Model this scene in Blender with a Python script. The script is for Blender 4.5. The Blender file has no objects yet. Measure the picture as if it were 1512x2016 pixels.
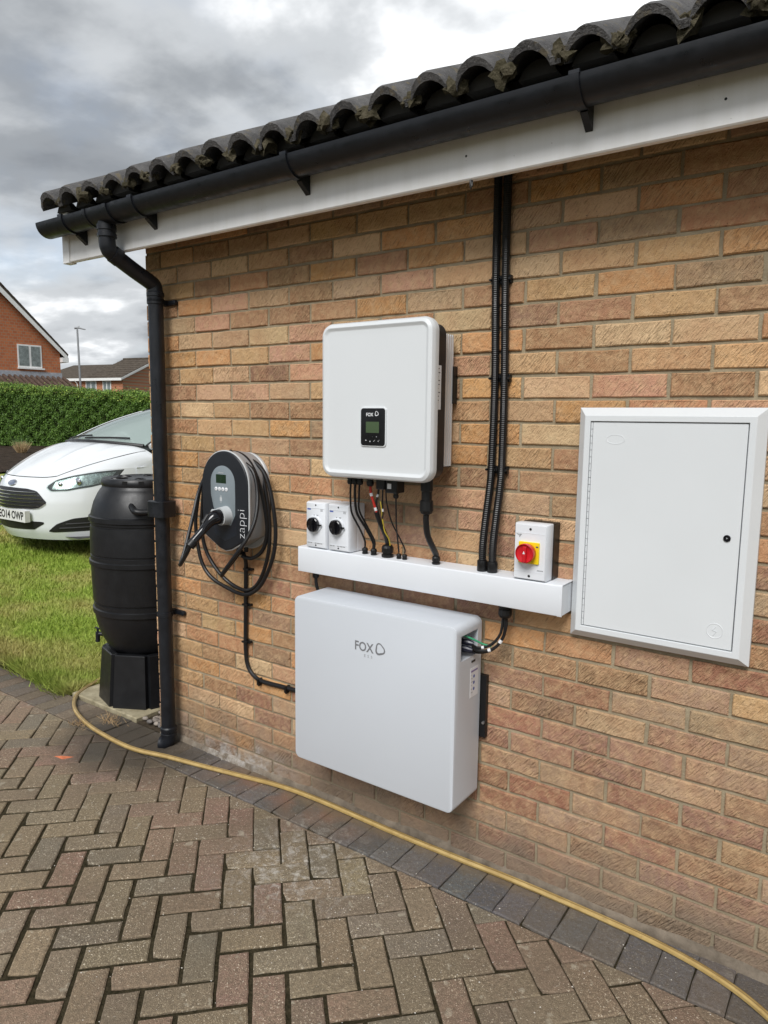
import bpy, bmesh, math, random
import numpy as np
from mathutils import Vector, Matrix
random.seed(7); RNG = np.random.default_rng(11)
scene = bpy.context.scene
R_ = math.radians
# ------------------------------------------------------------------ camera
CAM = np.array([2.8700, -2.1378, 1.5926]); YAW, PITCH, ROLL, FPX = -0.61146, -0.13234, -0.011016, 1387.22
def cam_axes():
    f = np.array([math.sin(YAW)*math.cos(PITCH), math.cos(YAW)*math.cos(PITCH), math.sin(PITCH)])
    r = np.array([math.cos(YAW), -math.sin(YAW), 0.0]); d = np.cross(f, r)
    return r*math.cos(ROLL)+d*math.sin(ROLL), -r*math.sin(ROLL)+d*math.cos(ROLL), f
CR, CD, CF = cam_axes()
def project(p):                      # photograph pixel of a world point
    v = np.asarray(p, float)-CAM; z = v@CF
    return 756+FPX*(v@CR)/z, 1008+FPX*(v@CD)/z, z
cd = bpy.data.cameras.new('camera'); cam = bpy.data.objects.new('camera', cd)
scene.collection.objects.link(cam)
cd.sensor_fit = 'HORIZONTAL'; cd.sensor_width = 36.0; cd.lens = FPX/1512*36.0
cd.clip_start = 0.05; cd.clip_end = 2000
cam.matrix_world = Matrix(((CR[0], -CD[0], -CF[0], CAM[0]), (CR[1], -CD[1], -CF[1], CAM[1]), (CR[2], -CD[2], -CF[2], CAM[2]), (0, 0, 0, 1)))
scene.camera = cam
# ------------------------------------------------------------------ sky and sun
SUN_EL, SUN_AZ = R_(46), R_(165)     # azimuth from +Y clockwise: in front of the wall, a little to its left
world = bpy.data.worlds.new('World'); scene.world = world; world.use_nodes = True
def build_sky():
    nt = world.node_tree; N, L = nt.nodes, nt.links; N.clear()
    out = N.new('ShaderNodeOutputWorld'); bg = N.new('ShaderNodeBackground'); L.new(bg.outputs[0], out.inputs[0])
    bg.inputs[1].default_value = 0.12
    sky = N.new('ShaderNodeTexSky'); sky.sky_type = 'NISHITA'; sky.sun_disc = False
    sky.sun_elevation = SUN_EL; sky.sun_rotation = SUN_AZ; sky.dust_density = 1.5
    tc = N.new('ShaderNodeTexCoord'); sp = N.new('ShaderNodeSeparateXYZ'); L.new(tc.outputs['Generated'], sp.inputs[0])
    def mth(op, a, b=None):
        m = N.new('ShaderNodeMath'); m.operation = op
        for i, v in enumerate((a, b)):
            if v is None: continue
            if isinstance(v, (int, float)): m.inputs[i].default_value = v
            else: L.new(v, m.inputs[i])
        return m.outputs[0]
    zc = mth('MAXIMUM', sp.outputs[2], 0.0)
    den = mth('ADD', zc, 0.22)
    cb = N.new('ShaderNodeCombineXYZ'); L.new(mth('DIVIDE', sp.outputs[0], den), cb.inputs[0]); L.new(mth('DIVIDE', sp.outputs[1], den), cb.inputs[1])
    def noise(scale, detail, rough, off, dist=0.0):
        mp = N.new('ShaderNodeMapping'); mp.inputs['Location'].default_value = off; L.new(cb.outputs[0], mp.inputs[0])
        n = N.new('ShaderNodeTexNoise'); n.inputs['Scale'].default_value = scale; n.inputs['Detail'].default_value = detail
        n.inputs['Roughness'].default_value = rough; n.inputs['Distortion'].default_value = dist; L.new(mp.outputs[0], n.inputs[0]); return n.outputs[0]
    def ramp(src, pts):
        r = N.new('ShaderNodeValToRGB'); L.new(src, r.inputs[0]); e = r.color_ramp.elements
        while len(e) < len(pts): e.new(0.5)
        for el, (p, c) in zip(e, pts): el.position = p; el.color = (*c, 1) if len(c) == 3 else c
        r.color_ramp.interpolation = 'EASE'
        return r.outputs[0]
    # cloud shade: light tops, grey bases
    shade = ramp(noise(1.15, 7, 0.52, (19.58, 9.13, 14.38), 0.15), [(0.34, (1.20, 1.32, 1.48)), (0.46, (1.85, 1.98, 2.14)), (0.555, (3.3, 3.45, 3.6)), (0.66, (7.6, 7.7, 7.8))])
    cover = ramp(noise(0.9, 6, 0.5, (14.70, 4.30, 1.56), 0.2), [(0.36, (0.50,)*3), (0.52, (1.0,)*3)])
    mx = N.new('ShaderNodeMix'); mx.data_type = 'RGBA'; L.new(cover, mx.inputs[0]); L.new(sky.outputs[0], mx.inputs[6]); L.new(shade, mx.inputs[7])
    L.new(mx.outputs[2], bg.inputs[0])
build_sky()
sd = bpy.data.lights.new('sun', 'SUN'); sd.energy = 2.1; sd.angle = R_(28); sd.color = (1.0, 0.985, 0.965)
sun = bpy.data.objects.new('sun', sd); scene.collection.objects.link(sun)
sdir = Vector((math.sin(SUN_AZ)*math.cos(SUN_EL), math.cos(SUN_AZ)*math.cos(SUN_EL), math.sin(SUN_EL)))
sun.rotation_euler = sdir.to_track_quat('Z', 'Y').to_euler(); sun.location = sdir*30
scene.view_settings.view_transform = 'Standard'; scene.view_settings.look = 'None'
scene.view_settings.exposure = 0.70; scene.view_settings.gamma = 1.0
scene.render.engine = 'CYCLES'

# ------------------------------------------------------------------ materials
class NT:
    def __init__(s, name):
        s.m = bpy.data.materials.new(name); s.m.use_nodes = True; s.t = s.m.node_tree
        s.b = s.t.nodes['Principled BSDF']; s.o = s.t.nodes['Material Output']
    def n(s, typ, **kw):
        x = s.t.nodes.new(typ)
        for k, v in kw.items(): setattr(x, k, v)
        return x
    def l(s, a, b): s.t.links.new(a, b)
    def inp(s, node, key, v):
        if isinstance(v, bpy.types.NodeSocket): s.l(v, node.inputs[key])
        else: node.inputs[key].default_value = v
    def pos(s):
        g = s.n('ShaderNodeNewGeometry'); return g.outputs['Position']
    def mapv(s, vec, scale=(1, 1, 1), rot=(0, 0, 0), loc=(0, 0, 0)):
        m = s.n('ShaderNodeMapping'); s.l(vec, m.inputs[0]); m.inputs['Scale'].default_value = scale
        m.inputs['Rotation'].default_value = rot; m.inputs['Location'].default_value = loc; return m.outputs[0]
    def streak(s, vec, rot, scale, loc=(0, 0, 0)):      # turn first, then stretch
        return s.mapv(s.mapv(vec, (1, 1, 1), rot, loc), scale)
    def noise(s, vec, scale, detail=4, rough=0.55, dist=0.0):
        n = s.n('ShaderNodeTexNoise'); s.l(vec, n.inputs[0]); n.inputs['Scale'].default_value = scale
        n.inputs['Detail'].default_value = detail; n.inputs['Roughness'].default_value = rough; n.inputs['Distortion'].default_value = dist
        return n.outputs[0]
    def voro(s, vec, scale, feature='F1'):
        n = s.n('ShaderNodeTexVoronoi'); n.feature = feature; s.l(vec, n.inputs['Vector']); n.inputs['Scale'].default_value = scale
        return n.outputs[0]
    def ramp(s, src, pts, interp='LINEAR'):
        r = s.n('ShaderNodeValToRGB'); s.l(src, r.inputs[0]); e = r.color_ramp.elements; r.color_ramp.interpolation = interp
        while len(e) < len(pts): e.new(0.5)
        for el, (p, c) in zip(e, pts):
            el.position = p; el.color = (c, c, c, 1) if isinstance(c, (int, float)) else (*c, 1)
        return r.outputs[0]
    def mix(s, f, a, b, mode='MIX'):
        m = s.n('ShaderNodeMix', data_type='RGBA', blend_type=mode)
        for i, v in ((0, f), (6, a), (7, b)):
            if isinstance(v, bpy.types.NodeSocket): s.l(v, m.inputs[i])
            elif isinstance(v, (int, float)): m.inputs[i].default_value = v if i == 0 else (v, v, v, 1)
            else: m.inputs[i].default_value = (*v, 1)
        return m.outputs[2]
    def math(s, op, a, b=0.0, c=0.0):
        m = s.n('ShaderNodeMath', operation=op)
        for i, v in enumerate((a, b, c)): s.inp(m, i, v)
        return m.outputs[0]
    def xyz(s, vec):
        x = s.n('ShaderNodeSeparateXYZ'); s.l(vec, x.inputs[0]); return x.outputs
    def bump(s, h, strength, dist):
        b = s.n('ShaderNodeBump'); s.l(h, b.inputs['Height']); b.inputs['Strength'].default_value = strength; b.inputs['Distance'].default_value = dist
        s.l(b.outputs[0], s.b.inputs['Normal']); return b
    def piece_colour(s, joined):       # colour of this single brick or paver
        if joined: a = s.n('ShaderNodeVertexColor', layer_name='Col'); s.alpha = a.outputs[1]; return a.outputs[0]
        oi = s.n('ShaderNodeObjectInfo'); s.alpha = oi.outputs['Alpha']; return oi.outputs['Color']
MATS = {}
def plain(name, col, rough=0.5, metal=0.0, vary=0.06, vscale=6.0, bump=0.0, bscale=300.0, spec=0.5, coat=0.0, rvary=0.08):
    if name in MATS: return MATS[name]
    t = NT(name); p = t.pos(); nz = t.noise(p, vscale, 5)
    c0 = tuple(max(0, c*(1-vary)) for c in col); c1 = tuple(min(1, c*(1+vary)) for c in col)
    t.l(t.ramp(nz, [(0.3, c0), (0.7, c1)]), t.b.inputs['Base Color'])
    t.l(t.ramp(t.noise(p, vscale*2.7, 4), [(0.3, max(0, rough-rvary)), (0.7, min(1, rough+rvary))]), t.b.inputs['Roughness'])
    t.b.inputs['Metallic'].default_value = metal; t.b.inputs['Specular IOR Level'].default_value = spec
    t.b.inputs['Coat Weight'].default_value = coat
    if bump > 0: t.bump(t.noise(p, bscale, 3), bump, 0.001)
    MATS[name] = t.m; return t.m

def brick_mat(joined):
    t = NT('brick_joined' if joined else 'brick'); p = t.pos(); base = t.piece_colour(joined)
    xyz = t.xyz(p)
    d1 = t.noise(t.streak(p, (0, R_(54), 0), (30, 30, 190)), 1.0, 2, 0.5, 0.25)
    d2 = t.noise(t.streak(p, (0, R_(60), 0), (50, 40, 300), (3, 1, 2)), 1.0, 2, 0.5, 0.25)
    wob = t.noise(p, 55, 3, 0.6)
    gr = t.noise(p, 420, 3, 0.6)
    broad = t.noise(p, 9, 3, 0.5); mid = t.noise(p, 34, 4, 0.6)
    c = t.mix(t.ramp(broad, [(0.42, 0.0), (0.72, 0.5)]), base, (0.46, 0.235, 0.125))
    c = t.mix(t.ramp(mid, [(0.42, 0.0), (0.72, 0.55)]), c, (0.67, 0.465, 0.265))
    c = t.mix(t.ramp(d1, [(0.29, 0.5), (0.43, 0.0)]), c, (0.27, 0.15, 0.08))
    c = t.mix(t.ramp(gr, [(0.64, 0.0), (0.72, 0.6)]), c, (0.76, 0.66, 0.52))
    c = t.mix(t.ramp(t.noise(p, 130, 2, 0.5), [(0.24, 0.8), (0.30, 0.0)]), c, (0.07, 0.04, 0.025))
    zz = t.math('ADD', xyz[2], t.math('MULTIPLY', t.math('SUBTRACT', t.noise(p, 5.5, 4), 0.5), 0.34))
    dirt = t.ramp(zz, [(0.07, 0.8), (0.26, 0.0)])
    c = t.mix(dirt, c, (0.22, 0.175, 0.13))
    xz = t.math('MULTIPLY', t.ramp(t.math('ABSOLUTE', t.math('SUBTRACT', xyz[0], 0.55)), [(0.10, 1.0), (0.42, 0.0)]), t.ramp(zz, [(0.03, 1.0), (0.15, 0.0)]))
    c = t.mix(t.math('MULTIPLY', xz, t.ramp(t.noise(p, 18, 6, 0.7), [(0.40, 0.0), (0.62, 0.85)])), c, (0.56, 0.54, 0.51))
    t.l(c, t.b.inputs['Base Color']); t.b.inputs['Roughness'].default_value = 0.9; t.b.inputs['Specular IOR Level'].default_value = 0.15
    amp = t.ramp(t.noise(p, 7.5, 2, 0.5), [(0.35, 0.35), (0.65, 1.0)])
    amp = t.math('MULTIPLY', amp, t.math('MULTIPLY', t.alpha, 0.85))
    h = t.math('ADD', t.math('MULTIPLY', t.ramp(d1, [(0.30, 0.0), (0.58, 1.0)]), amp), t.math('ADD', t.math('MULTIPLY', d2, 0.5), t.math('ADD', t.math('MULTIPLY', wob, 0.6), t.math('MULTIPLY', gr, 0.32))))
    t.bump(h, 1.0, 0.0085); return t.m
def mortar_mat():
    t = NT('mortar'); p = t.pos()
    c = t.ramp(t.noise(p, 14, 5, 0.6), [(0.3, (0.24, 0.195, 0.125)), (0.7, (0.38, 0.315, 0.21))])
    c = t.mix(t.ramp(t.noise(p, 260, 3), [(0.62, 0.0), (0.72, 0.5)]), c, (0.45, 0.40, 0.33))
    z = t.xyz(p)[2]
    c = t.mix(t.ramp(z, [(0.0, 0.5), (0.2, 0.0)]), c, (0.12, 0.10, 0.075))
    t.l(c, t.b.inputs['Base Color']); t.b.inputs['Roughness'].default_value = 0.95
    t.bump(t.noise(p, 180, 4, 0.7), 0.8, 0.004); return t.m
def paver_mat(joined, edge=False):
    t = NT('edging_paver' if edge else 'paver_joined' if joined else 'paver'); sp = 0.3 if edge else 1.0; p = t.pos(); base = t.piece_colour(joined); xyz = t.xyz(p)
    c = t.mix(t.ramp(t.noise(p, 4, 5, 0.6), [(0.35, 0.0), (0.7, 0.55 if not edge else 0.1)]), base, (0.265, 0.205, 0.13))
    c = t.mix(t.ramp(t.noise(p, 1.3, 4, 0.6), [(0.42, 0.0), (0.66, 0.5)]), c, (0.15, 0.12, 0.082))            # broad grime
    c = t.mix(t.ramp(t.noise(p, 2.6, 4, 0.6), [(0.55, 0.0), (0.75, 0.35)]), c, (0.30, 0.20, 0.15))
    dens = t.ramp(t.noise(p, 3.5, 3), [(0.35, 0.25), (0.65, 1.0)])
    c = t.mix(t.ramp(t.noise(p, 75, 5, 0.7), [(0.38, 0.55), (0.60, 0.0)]), c, (0.115, 0.09, 0.062))
    c = t.mix(t.ramp(t.noise(p, 20, 3, 0.5, 0.3), [(0.64, 0.0), (0.70, 0.5*sp)]), c, (0.44, 0.40, 0.31))     # lichen discs
    c = t.mix(t.math('MULTIPLY', dens, t.ramp(t.noise(p, 300, 2, 0.5), [(0.59, 0.0), (0.66, 0.75*sp)])), c, (0.56, 0.46, 0.31))         # worn pale grit
    c = t.mix(t.math('MULTIPLY', dens, t.ramp(t.noise(p, 150, 2, 0.5), [(0.65, 0.0), (0.69, 0.9*sp)])), c, (0.74, 0.66, 0.52))
    c = t.mix(t.ramp(t.noise(p, 230, 3, 0.5), [(0.27, 0.75), (0.37, 0.0)]), c, (0.05, 0.042, 0.03))
    # damp dark stain round the foot of the downpipe
    v = t.n('ShaderNodeVectorMath', operation='DISTANCE'); t.l(t.mapv(p, (0.75, 1.25, 0)), v.inputs[0]); v.inputs[1].default_value = (0.0, -0.22, 0)
    dd = t.math('ADD', v.outputs['Value'], t.math('MULTIPLY', t.math('SUBTRACT', t.noise(p, 6, 4), 0.5), 0.35))
    wet = t.ramp(dd, [(0.17, 0.82), (0.42, 0.0)])
    c = t.mix(wet, c, (0.055, 0.046, 0.036))
    # rust-red wash beside the wall
    rx = t.ramp(t.math('ABSOLUTE', t.math('SUBTRACT', xyz[0], 0.95)), [(0.18, 1.0), (0.52, 0.0)])
    ry = t.ramp(t.math('ABSOLUTE', t.math('SUBTRACT', xyz[1], -0.07)), [(0.02, 1.0), (0.13, 0.0)])
    rs = t.math('MULTIPLY', t.math('MULTIPLY', rx, ry), t.ramp(t.noise(p, 9, 3), [(0.38, 0.0), (0.6, 0.5)]))
    c = t.mix(rs, c, (0.30, 0.14, 0.075))
    if edge:                                   # brown silt washed against the wall
        sy = t.ramp(t.math('ADD', t.math('ADD', xyz[1], 0.2), t.math('MULTIPLY', t.math('SUBTRACT', t.noise(p, 16, 3), 0.5), 0.09)), [(0.105, 0.0), (0.16, 0.75)])
        sx = t.ramp(t.math('ABSOLUTE', t.math('SUBTRACT', xyz[0], 1.35)), [(0.55, 1.0), (0.95, 0.0)])
        c = t.mix(t.math('MULTIPLY', sy, sx), c, (0.20, 0.145, 0.085))
    v2 = t.n('ShaderNodeVectorMath', operation='DISTANCE'); t.l(p, v2.inputs[0]); v2.inputs[1].default_value = (1.28, -0.40, 0)
    bl = t.math('MULTIPLY', t.ramp(v2.outputs['Value'], [(0.08, 1.0), (0.34, 0.0)]), t.ramp(t.noise(p, 26, 6, 0.75, 0.6), [(0.50, 0.0), (0.64, 0.7)]))
    c = t.mix(bl, c, (0.56, 0.53, 0.48))
    t.l(c, t.b.inputs['Base Color'])
    t.l(t.mix(wet, 0.85, 0.5), t.b.inputs['Roughness']); t.b.inputs['Specular IOR Level'].default_value = 0.3
    h = t.math('ADD', t.noise(p, 280, 3, 0.6), t.math('MULTIPLY', t.noise(p, 35, 4), 1.2))
    t.bump(h, 0.9, 0.005); return t.m
def soil_mat(name, c0, c1, bs=60, bd=0.02):
    t = NT(name); p = t.pos()
    c = t.ramp(t.noise(p, bs*0.4, 6, 0.7), [(0.3, c0), (0.7, c1)])
    t.l(c, t.b.inputs['Base Color']); t.b.inputs['Roughness'].default_value = 1.0; t.b.inputs['Specular IOR Level'].default_value = 0.1
    t.bump(t.noise(p, bs, 5, 0.7), 1.0, bd); return t.m
def grass_mat(name):
    t = NT(name); p = t.pos()
    patch = t.noise(p, 1.5, 5, 0.6)
    g = t.ramp(t.noise(p, 40, 3), [(0.3, (0.17, 0.255, 0.03)), (0.7, (0.33, 0.42, 0.07))])
    y = t.ramp(t.noise(p, 55, 3), [(0.3, (0.38, 0.31, 0.11)), (0.7, (0.52, 0.43, 0.19))])
    c = t.mix(t.ramp(patch, [(0.42, 0.0), (0.66, 0.85)]), g, y)
    t.l(c, t.b.inputs['Base Color']); t.b.inputs['Roughness'].default_value = 0.7; t.b.inputs['Specular IOR Level'].default_value = 0.25
    return t.m
def leaf_mat(name, c0, c1, c2):
    t = NT(name); a = t.n('ShaderNodeVertexColor', layer_name='Col')
    f = t.xyz(a.outputs[0])[0]
    t.l(t.ramp(f, [(0.0, c0), (0.6, c1), (1.0, c2)]), t.b.inputs['Base Color'])
    t.b.inputs['Roughness'].default_value = 0.55; t.b.inputs['Specular IOR Level'].default_value = 0.3
    return t.m
def far_brick_mat(name, c0, c1, mort, scale=1.0):
    t = NT(name); b = t.n('ShaderNodeTexBrick'); tc = t.n('ShaderNodeTexCoord')
    t.l(t.mapv(tc.outputs['Object'], (1, 1, 1), (R_(90), 0, 0)), b.inputs['Vector'])
    b.inputs['Scale'].default_value = scale; b.inputs['Brick Width'].default_value = 0.225; b.inputs['Row Height'].default_value = 0.15
    b.inputs['Mortar Size'].default_value = 0.014; b.inputs['Color1'].default_value = (*c0, 1); b.inputs['Color2'].default_value = (*c1, 1); b.inputs['Mortar'].default_value = (*mort, 1)
    t.l(b.outputs[0], t.b.inputs['Base Color']); t.b.inputs['Roughness'].default_value = 0.9; return t.m
def tile_mat():
    t = NT('roof_tile'); p = t.pos()
    c = t.ramp(t.noise(p, 16, 5, 0.6), [(0.3, (0.055, 0.053, 0.053)), (0.7, (0.135, 0.13, 0.127))])
    c = t.mix(t.ramp(t.noise(p, 230, 3), [(0.6, 0.0), (0.7, 0.6)]), c, (0.27, 0.26, 0.25))
    c = t.mix(t.ramp(t.noise(p, 26, 4, 0.6), [(0.58, 0.0), (0.68, 0.7)]), c, (0.16, 0.13, 0.075))
    t.l(c, t.b.inputs['Base Color']); t.b.inputs['Roughness'].default_value = 0.9
    t.bump(t.math('ADD', t.noise(p, 200, 3, 0.7), t.noise(p, 50, 3)), 0.9, 0.005); return t.m
def upvc_mat():
    t = NT('white_fascia'); p = t.pos()
    st = t.noise(t.mapv(p, (26, 26, 1.6)), 1.0, 4, 0.6)
    c = t.ramp(st, [(0.25, (0.78, 0.775, 0.755)), (0.6, (0.85, 0.85, 0.845))])
    c = t.mix(t.ramp(t.noise(p, 90, 4, 0.7), [(0.68, 0.0), (0.75, 0.7)]), c, (0.25, 0.22, 0.18))
    t.l(c, t.b.inputs['Base Color']); t.b.inputs['Roughness'].default_value = 0.45; return t.m
def glass_mat(name, col, tr=0.5):
    t = NT(name); t.b.inputs['Base Color'].default_value = (*col, 1); t.b.inputs['Roughness'].default_value = 0.04
    t.b.inputs['Specular IOR Level'].default_value = 0.8
    tb = t.n('ShaderNodeBsdfTransparent'); tb.inputs[0].default_value = (0.80, 0.90, 0.86, 1)
    ms = t.n('ShaderNodeMixShader'); ms.inputs[0].default_value = tr; t.l(t.b.outputs[0], ms.inputs[1]); t.l(tb.outputs[0], ms.inputs[2]); t.l(ms.outputs[0], t.o.inputs[0])
    nz = t.noise(t.pos(), 3, 2); t.l(t.ramp(nz, [(0, 0.03), (1, 0.06)]), t.b.inputs['Roughness']); return t.m
def hose_mat():
    t = NT('hose'); p = t.pos()
    c = t.ramp(t.noise(p, 18, 4), [(0.3, (0.34, 0.225, 0.075)), (0.7, (0.50, 0.36, 0.14))])
    c = t.mix(t.ramp(t.noise(p, 70, 4, 0.7), [(0.55, 0.0), (0.7, 0.5)]), c, (0.24, 0.15, 0.07))
    t.l(c, t.b.inputs['Base Color']); t.b.inputs['Roughness'].default_value = 0.35; return t.m
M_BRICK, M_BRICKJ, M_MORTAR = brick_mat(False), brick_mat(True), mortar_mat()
M_PAVER, M_PAVERJ, M_EDGE = paver_mat(False), paver_mat(True), paver_mat(False, True)
M_TILE, M_UPVC = tile_mat(), upvc_mat()
M_GRASS = grass_mat('grass')
BLACKP = plain('black_rainwater_plastic', (0.0085, 0.010, 0.0135), 0.40, spec=0.4, vary=0.3, vscale=12, bump=0.15, rvary=0.14)
BLACK = plain('black_plastic', (0.006, 0.006, 0.0065), 0.42, spec=0.4, vary=0.15)
BLACKG = plain('black_gloss', (0.008, 0.008, 0.01), 0.15)
CABLE = plain('cable_rubber', (0.009, 0.009, 0.010), 0.40, spec=0.4, vary=0.15)
WHITE = plain('white_powder_coat', (0.66, 0.685, 0.70), 0.36, vary=0.015, vscale=2, bump=0.05, bscale=500)
WHITE_T = plain('white_pvc', (0.70, 0.725, 0.76), 0.42, vary=0.02, vscale=3)
CABW = plain('cabinet_white', (0.66, 0.685, 0.70), 0.38, vary=0.02, vscale=3, bump=0.04, bscale=120)
BATG = plain('battery_grey_paint', (0.545, 0.575, 0.615), 0.42, vary=0.012, vscale=2, bump=0.05, bscale=700)
GREY = plain('mid_grey_plastic', (0.30, 0.31, 0.32), 0.45)
SLATE = plain('grey_fascia_plastic', (0.19, 0.225, 0.245), 0.45)
LGREY = plain('light_grey_plastic', (0.50, 0.52, 0.53), 0.45)
ALU = plain('heat_sink_alloy', (0.70, 0.71, 0.72), 0.45, metal=0.15)
STEEL = plain('steel', (0.45, 0.45, 0.45), 0.3, metal=0.9)
CHROME = plain('chrome', (0.7, 0.7, 0.72), 0.12, metal=1.0)
DARKG = plain('charcoal_plastic', (0.011, 0.013, 0.017), 0.45, spec=0.4, vary=0.1)
BUTT = plain('water_butt_plastic', (0.0075, 0.008, 0.0095), 0.40, spec=0.42, vary=0.2, vscale=7, bump=0.25, bscale=160)
RED = plain('red_plastic', (0.55, 0.012, 0.02), 0.3)
YEL = plain('yellow_plastic', (0.85, 0.62, 0.01), 0.35)
LCD = plain('lcd_green', (0.060, 0.095, 0.045), 0.25)
LCD2 = plain('lcd_dark_green', (0.012, 0.03, 0.014), 0.2)
INKW = plain('white_ink', (0.75, 0.76, 0.78), 0.5)
INKG = plain('grey_ink', (0.09, 0.095, 0.10), 0.5)
INKB = plain('blue_ink', (0.05, 0.09, 0.35), 0.5)
PAPER = plain('label_paper', (0.72, 0.73, 0.75), 0.5)
M_HOSE = hose_mat()
# ------------------------------------------------------------------ mesh helpers
COL = scene.collection
ORI = {}
def link(o): COL.objects.link(o); return o
def tag(o, label=None, cat=None, group=None, kind=None):
    if label: o['label'] = label
    if cat: o['category'] = cat
    if group: o['group'] = group
    if kind: o['kind'] = kind
    return o
def thing(name, loc, label, cat, group=None):
    o = link(bpy.data.objects.new(name, None)); o.location = loc; o.empty_display_size = 0.1
    ORI[o.name] = np.array(loc, float); return tag(o, label, cat, group)
def shade(me, angle=35):
    me.shade_smooth()
    try: me.set_sharp_from_angle(angle=R_(angle))
    except Exception: pass
def obj(name, me, mat, parent=None, smooth=True, origin=None):
    """mesh in world coordinates -> object; a child is moved into its thing's frame"""
    o = bpy.data.objects.new(name, me)
    if mat is not None and not me.materials: me.materials.append(mat)
    if smooth: shade(me)
    link(o)
    if parent is not None:
        o.parent = parent; of = ORI.get(parent.name, np.zeros(3)); me.transform(Matrix.Translation(-Vector(of))); ORI[o.name] = of
    else:
        if origin is None:
            v = np.empty(len(me.vertices)*3, 'f'); me.vertices.foreach_get('co', v); v = v.reshape(-1, 3)
            origin = ((v[:, 0].min()+v[:, 0].max())/2, (v[:, 1].min()+v[:, 1].max())/2, v[:, 2].min())
        me.transform(Matrix.Translation(-Vector([float(c) for c in origin]))); o.location = origin; ORI[o.name] = np.array(origin, float)
    return o
def mesh(verts, faces, name='m'):
    me = bpy.data.meshes.new(name); me.from_pydata([tuple(map(float, v)) for v in verts], [], faces); me.update(); return me
class MB:
    def __init__(s): s.v = []; s.f = []
    def add(s, vs, fs):
        b = len(s.v); s.v += [tuple(map(float, v)) for v in vs]; s.f += [tuple(i+b for i in f) for f in fs]; return s
    def box(s, x0, x1, y0, y1, z0, z1):
        vs = [(x, y, z) for x in (x0, x1) for y in (y0, y1) for z in (z0, z1)]
        return s.add(vs, [(0, 1, 3, 2), (4, 6, 7, 5), (0, 4, 5, 1), (2, 3, 7, 6), (0, 2, 6, 4), (1, 5, 7, 3)])
    def rings(s, rings, cap0=True, cap1=True, closed=True):
        n = len(rings[0]); vs = [p for r in rings for p in r]; fs = []
        for k in range(len(rings)-1):
            for i in range(n if closed else n-1):
                j = (i+1) % n; fs.append((k*n+i, k*n+j, (k+1)*n+j, (k+1)*n+i))
        if cap0: fs.append(tuple(range(n-1, -1, -1)))
        if cap1: fs.append(tuple((len(rings)-1)*n+i for i in range(n)))
        return s.add(vs, fs)
    def tube(s, pts, r, seg=10, sub=6, spline=True, cap=True, rfun=None):
        P = catmull(pts, sub) if spline and len(pts) > 2 else [np.array(p, float) for p in pts]
        rings = []; up = None
        for i, p in enumerate(P):
            d = P[min(i+1, len(P)-1)]-P[max(i-1, 0)]; d = d/(np.linalg.norm(d)+1e-12)
            if up is None:
                a = np.array((0, 0, 1.0)) if abs(d[2]) < 0.9 else np.array((0, 1.0, 0)); up = a-d*(a@d)
            else: up = up-d*(up@d)
            up = up/(np.linalg.norm(up)+1e-12); sd_ = np.cross(d, up)
            rr = rfun(i/(len(P)-1)) if rfun else r
            rings.append([p+rr*(math.cos(2*math.pi*k/seg)*up+math.sin(2*math.pi*k/seg)*sd_) for k in range(seg)])
        return s.rings(rings, cap, cap)
    def lathe(s, prof, c=(0, 0, 0), axis='Z', seg=32, cap0=False, cap1=False):
        rings = []
        for r, h in prof:
            ring = []
            for k in range(seg):
                a = 2*math.pi*k/seg; u, v = r*math.cos(a), r*math.sin(a)
                ring.append({'Z': (c[0]+u, c[1]+v, c[2]+h), 'Y': (c[0]+u, c[1]+h, c[2]-v), 'X': (c[0]+h, c[1]+u, c[2]+v)}[axis])
            rings.append(ring)
        return s.rings(rings, cap0, cap1)
    def rrect(s, cx, cz, w, h, r, levels, seg=6, cap0=False, cap1=True):
        """rounded rectangle facing -Y; levels = (inset, y) going from the wall outwards"""
        return s.rings([rr_outline(cx, cz, w-2*i, h-2*i, max(r-i, 0.0005), y, seg) for i, y in levels], cap0, cap1)
    def poly(s, pts, levels, cap0=False, cap1=True):
        """outline in (x,z) facing -Y with (scale, y) levels about its centroid"""
        c = np.mean(pts, axis=0)
        return s.rings([[(c[0]+(p[0]-c[0])*k, y, c[1]+(p[1]-c[1])*k) for p in pts] for k, y in levels], cap0, cap1)
    def me(s, fix=True):
        m = mesh(s.v, s.f)
        if fix:
            bm = bmesh.new(); bm.from_mesh(m); bmesh.ops.recalc_face_normals(bm, faces=bm.faces); bm.to_mesh(m); bm.free()
        return m
def rr_outline(cx, cz, w, h, r, y, seg=6):
    out = []
    for sx, sz, a0 in ((1, 1, 0), (-1, 1, 90), (-1, -1, 180), (1, -1, 270)):
        for k in range(seg+1):
            a = R_(a0+90*k/seg); out.append((cx+sx*(w/2-r)+r*math.cos(a), y, cz+sz*(h/2-r)+r*math.sin(a)))
    return out
def catmull(pts, sub):
    P = [np.array(p, float) for p in pts]; P = [2*P[0]-P[1]]+P+[2*P[-1]-P[-2]]; out = []
    for i in range(1, len(P)-2):
        for k in range(sub):
            t = k/sub; a, b, c, d = P[i-1:i+3]
            out.append(0.5*(2*b+(c-a)*t+(2*a-5*b+4*c-d)*t*t+(-a+3*b-3*c+d)*t**3))
    out.append(P[-2]); return out
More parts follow.
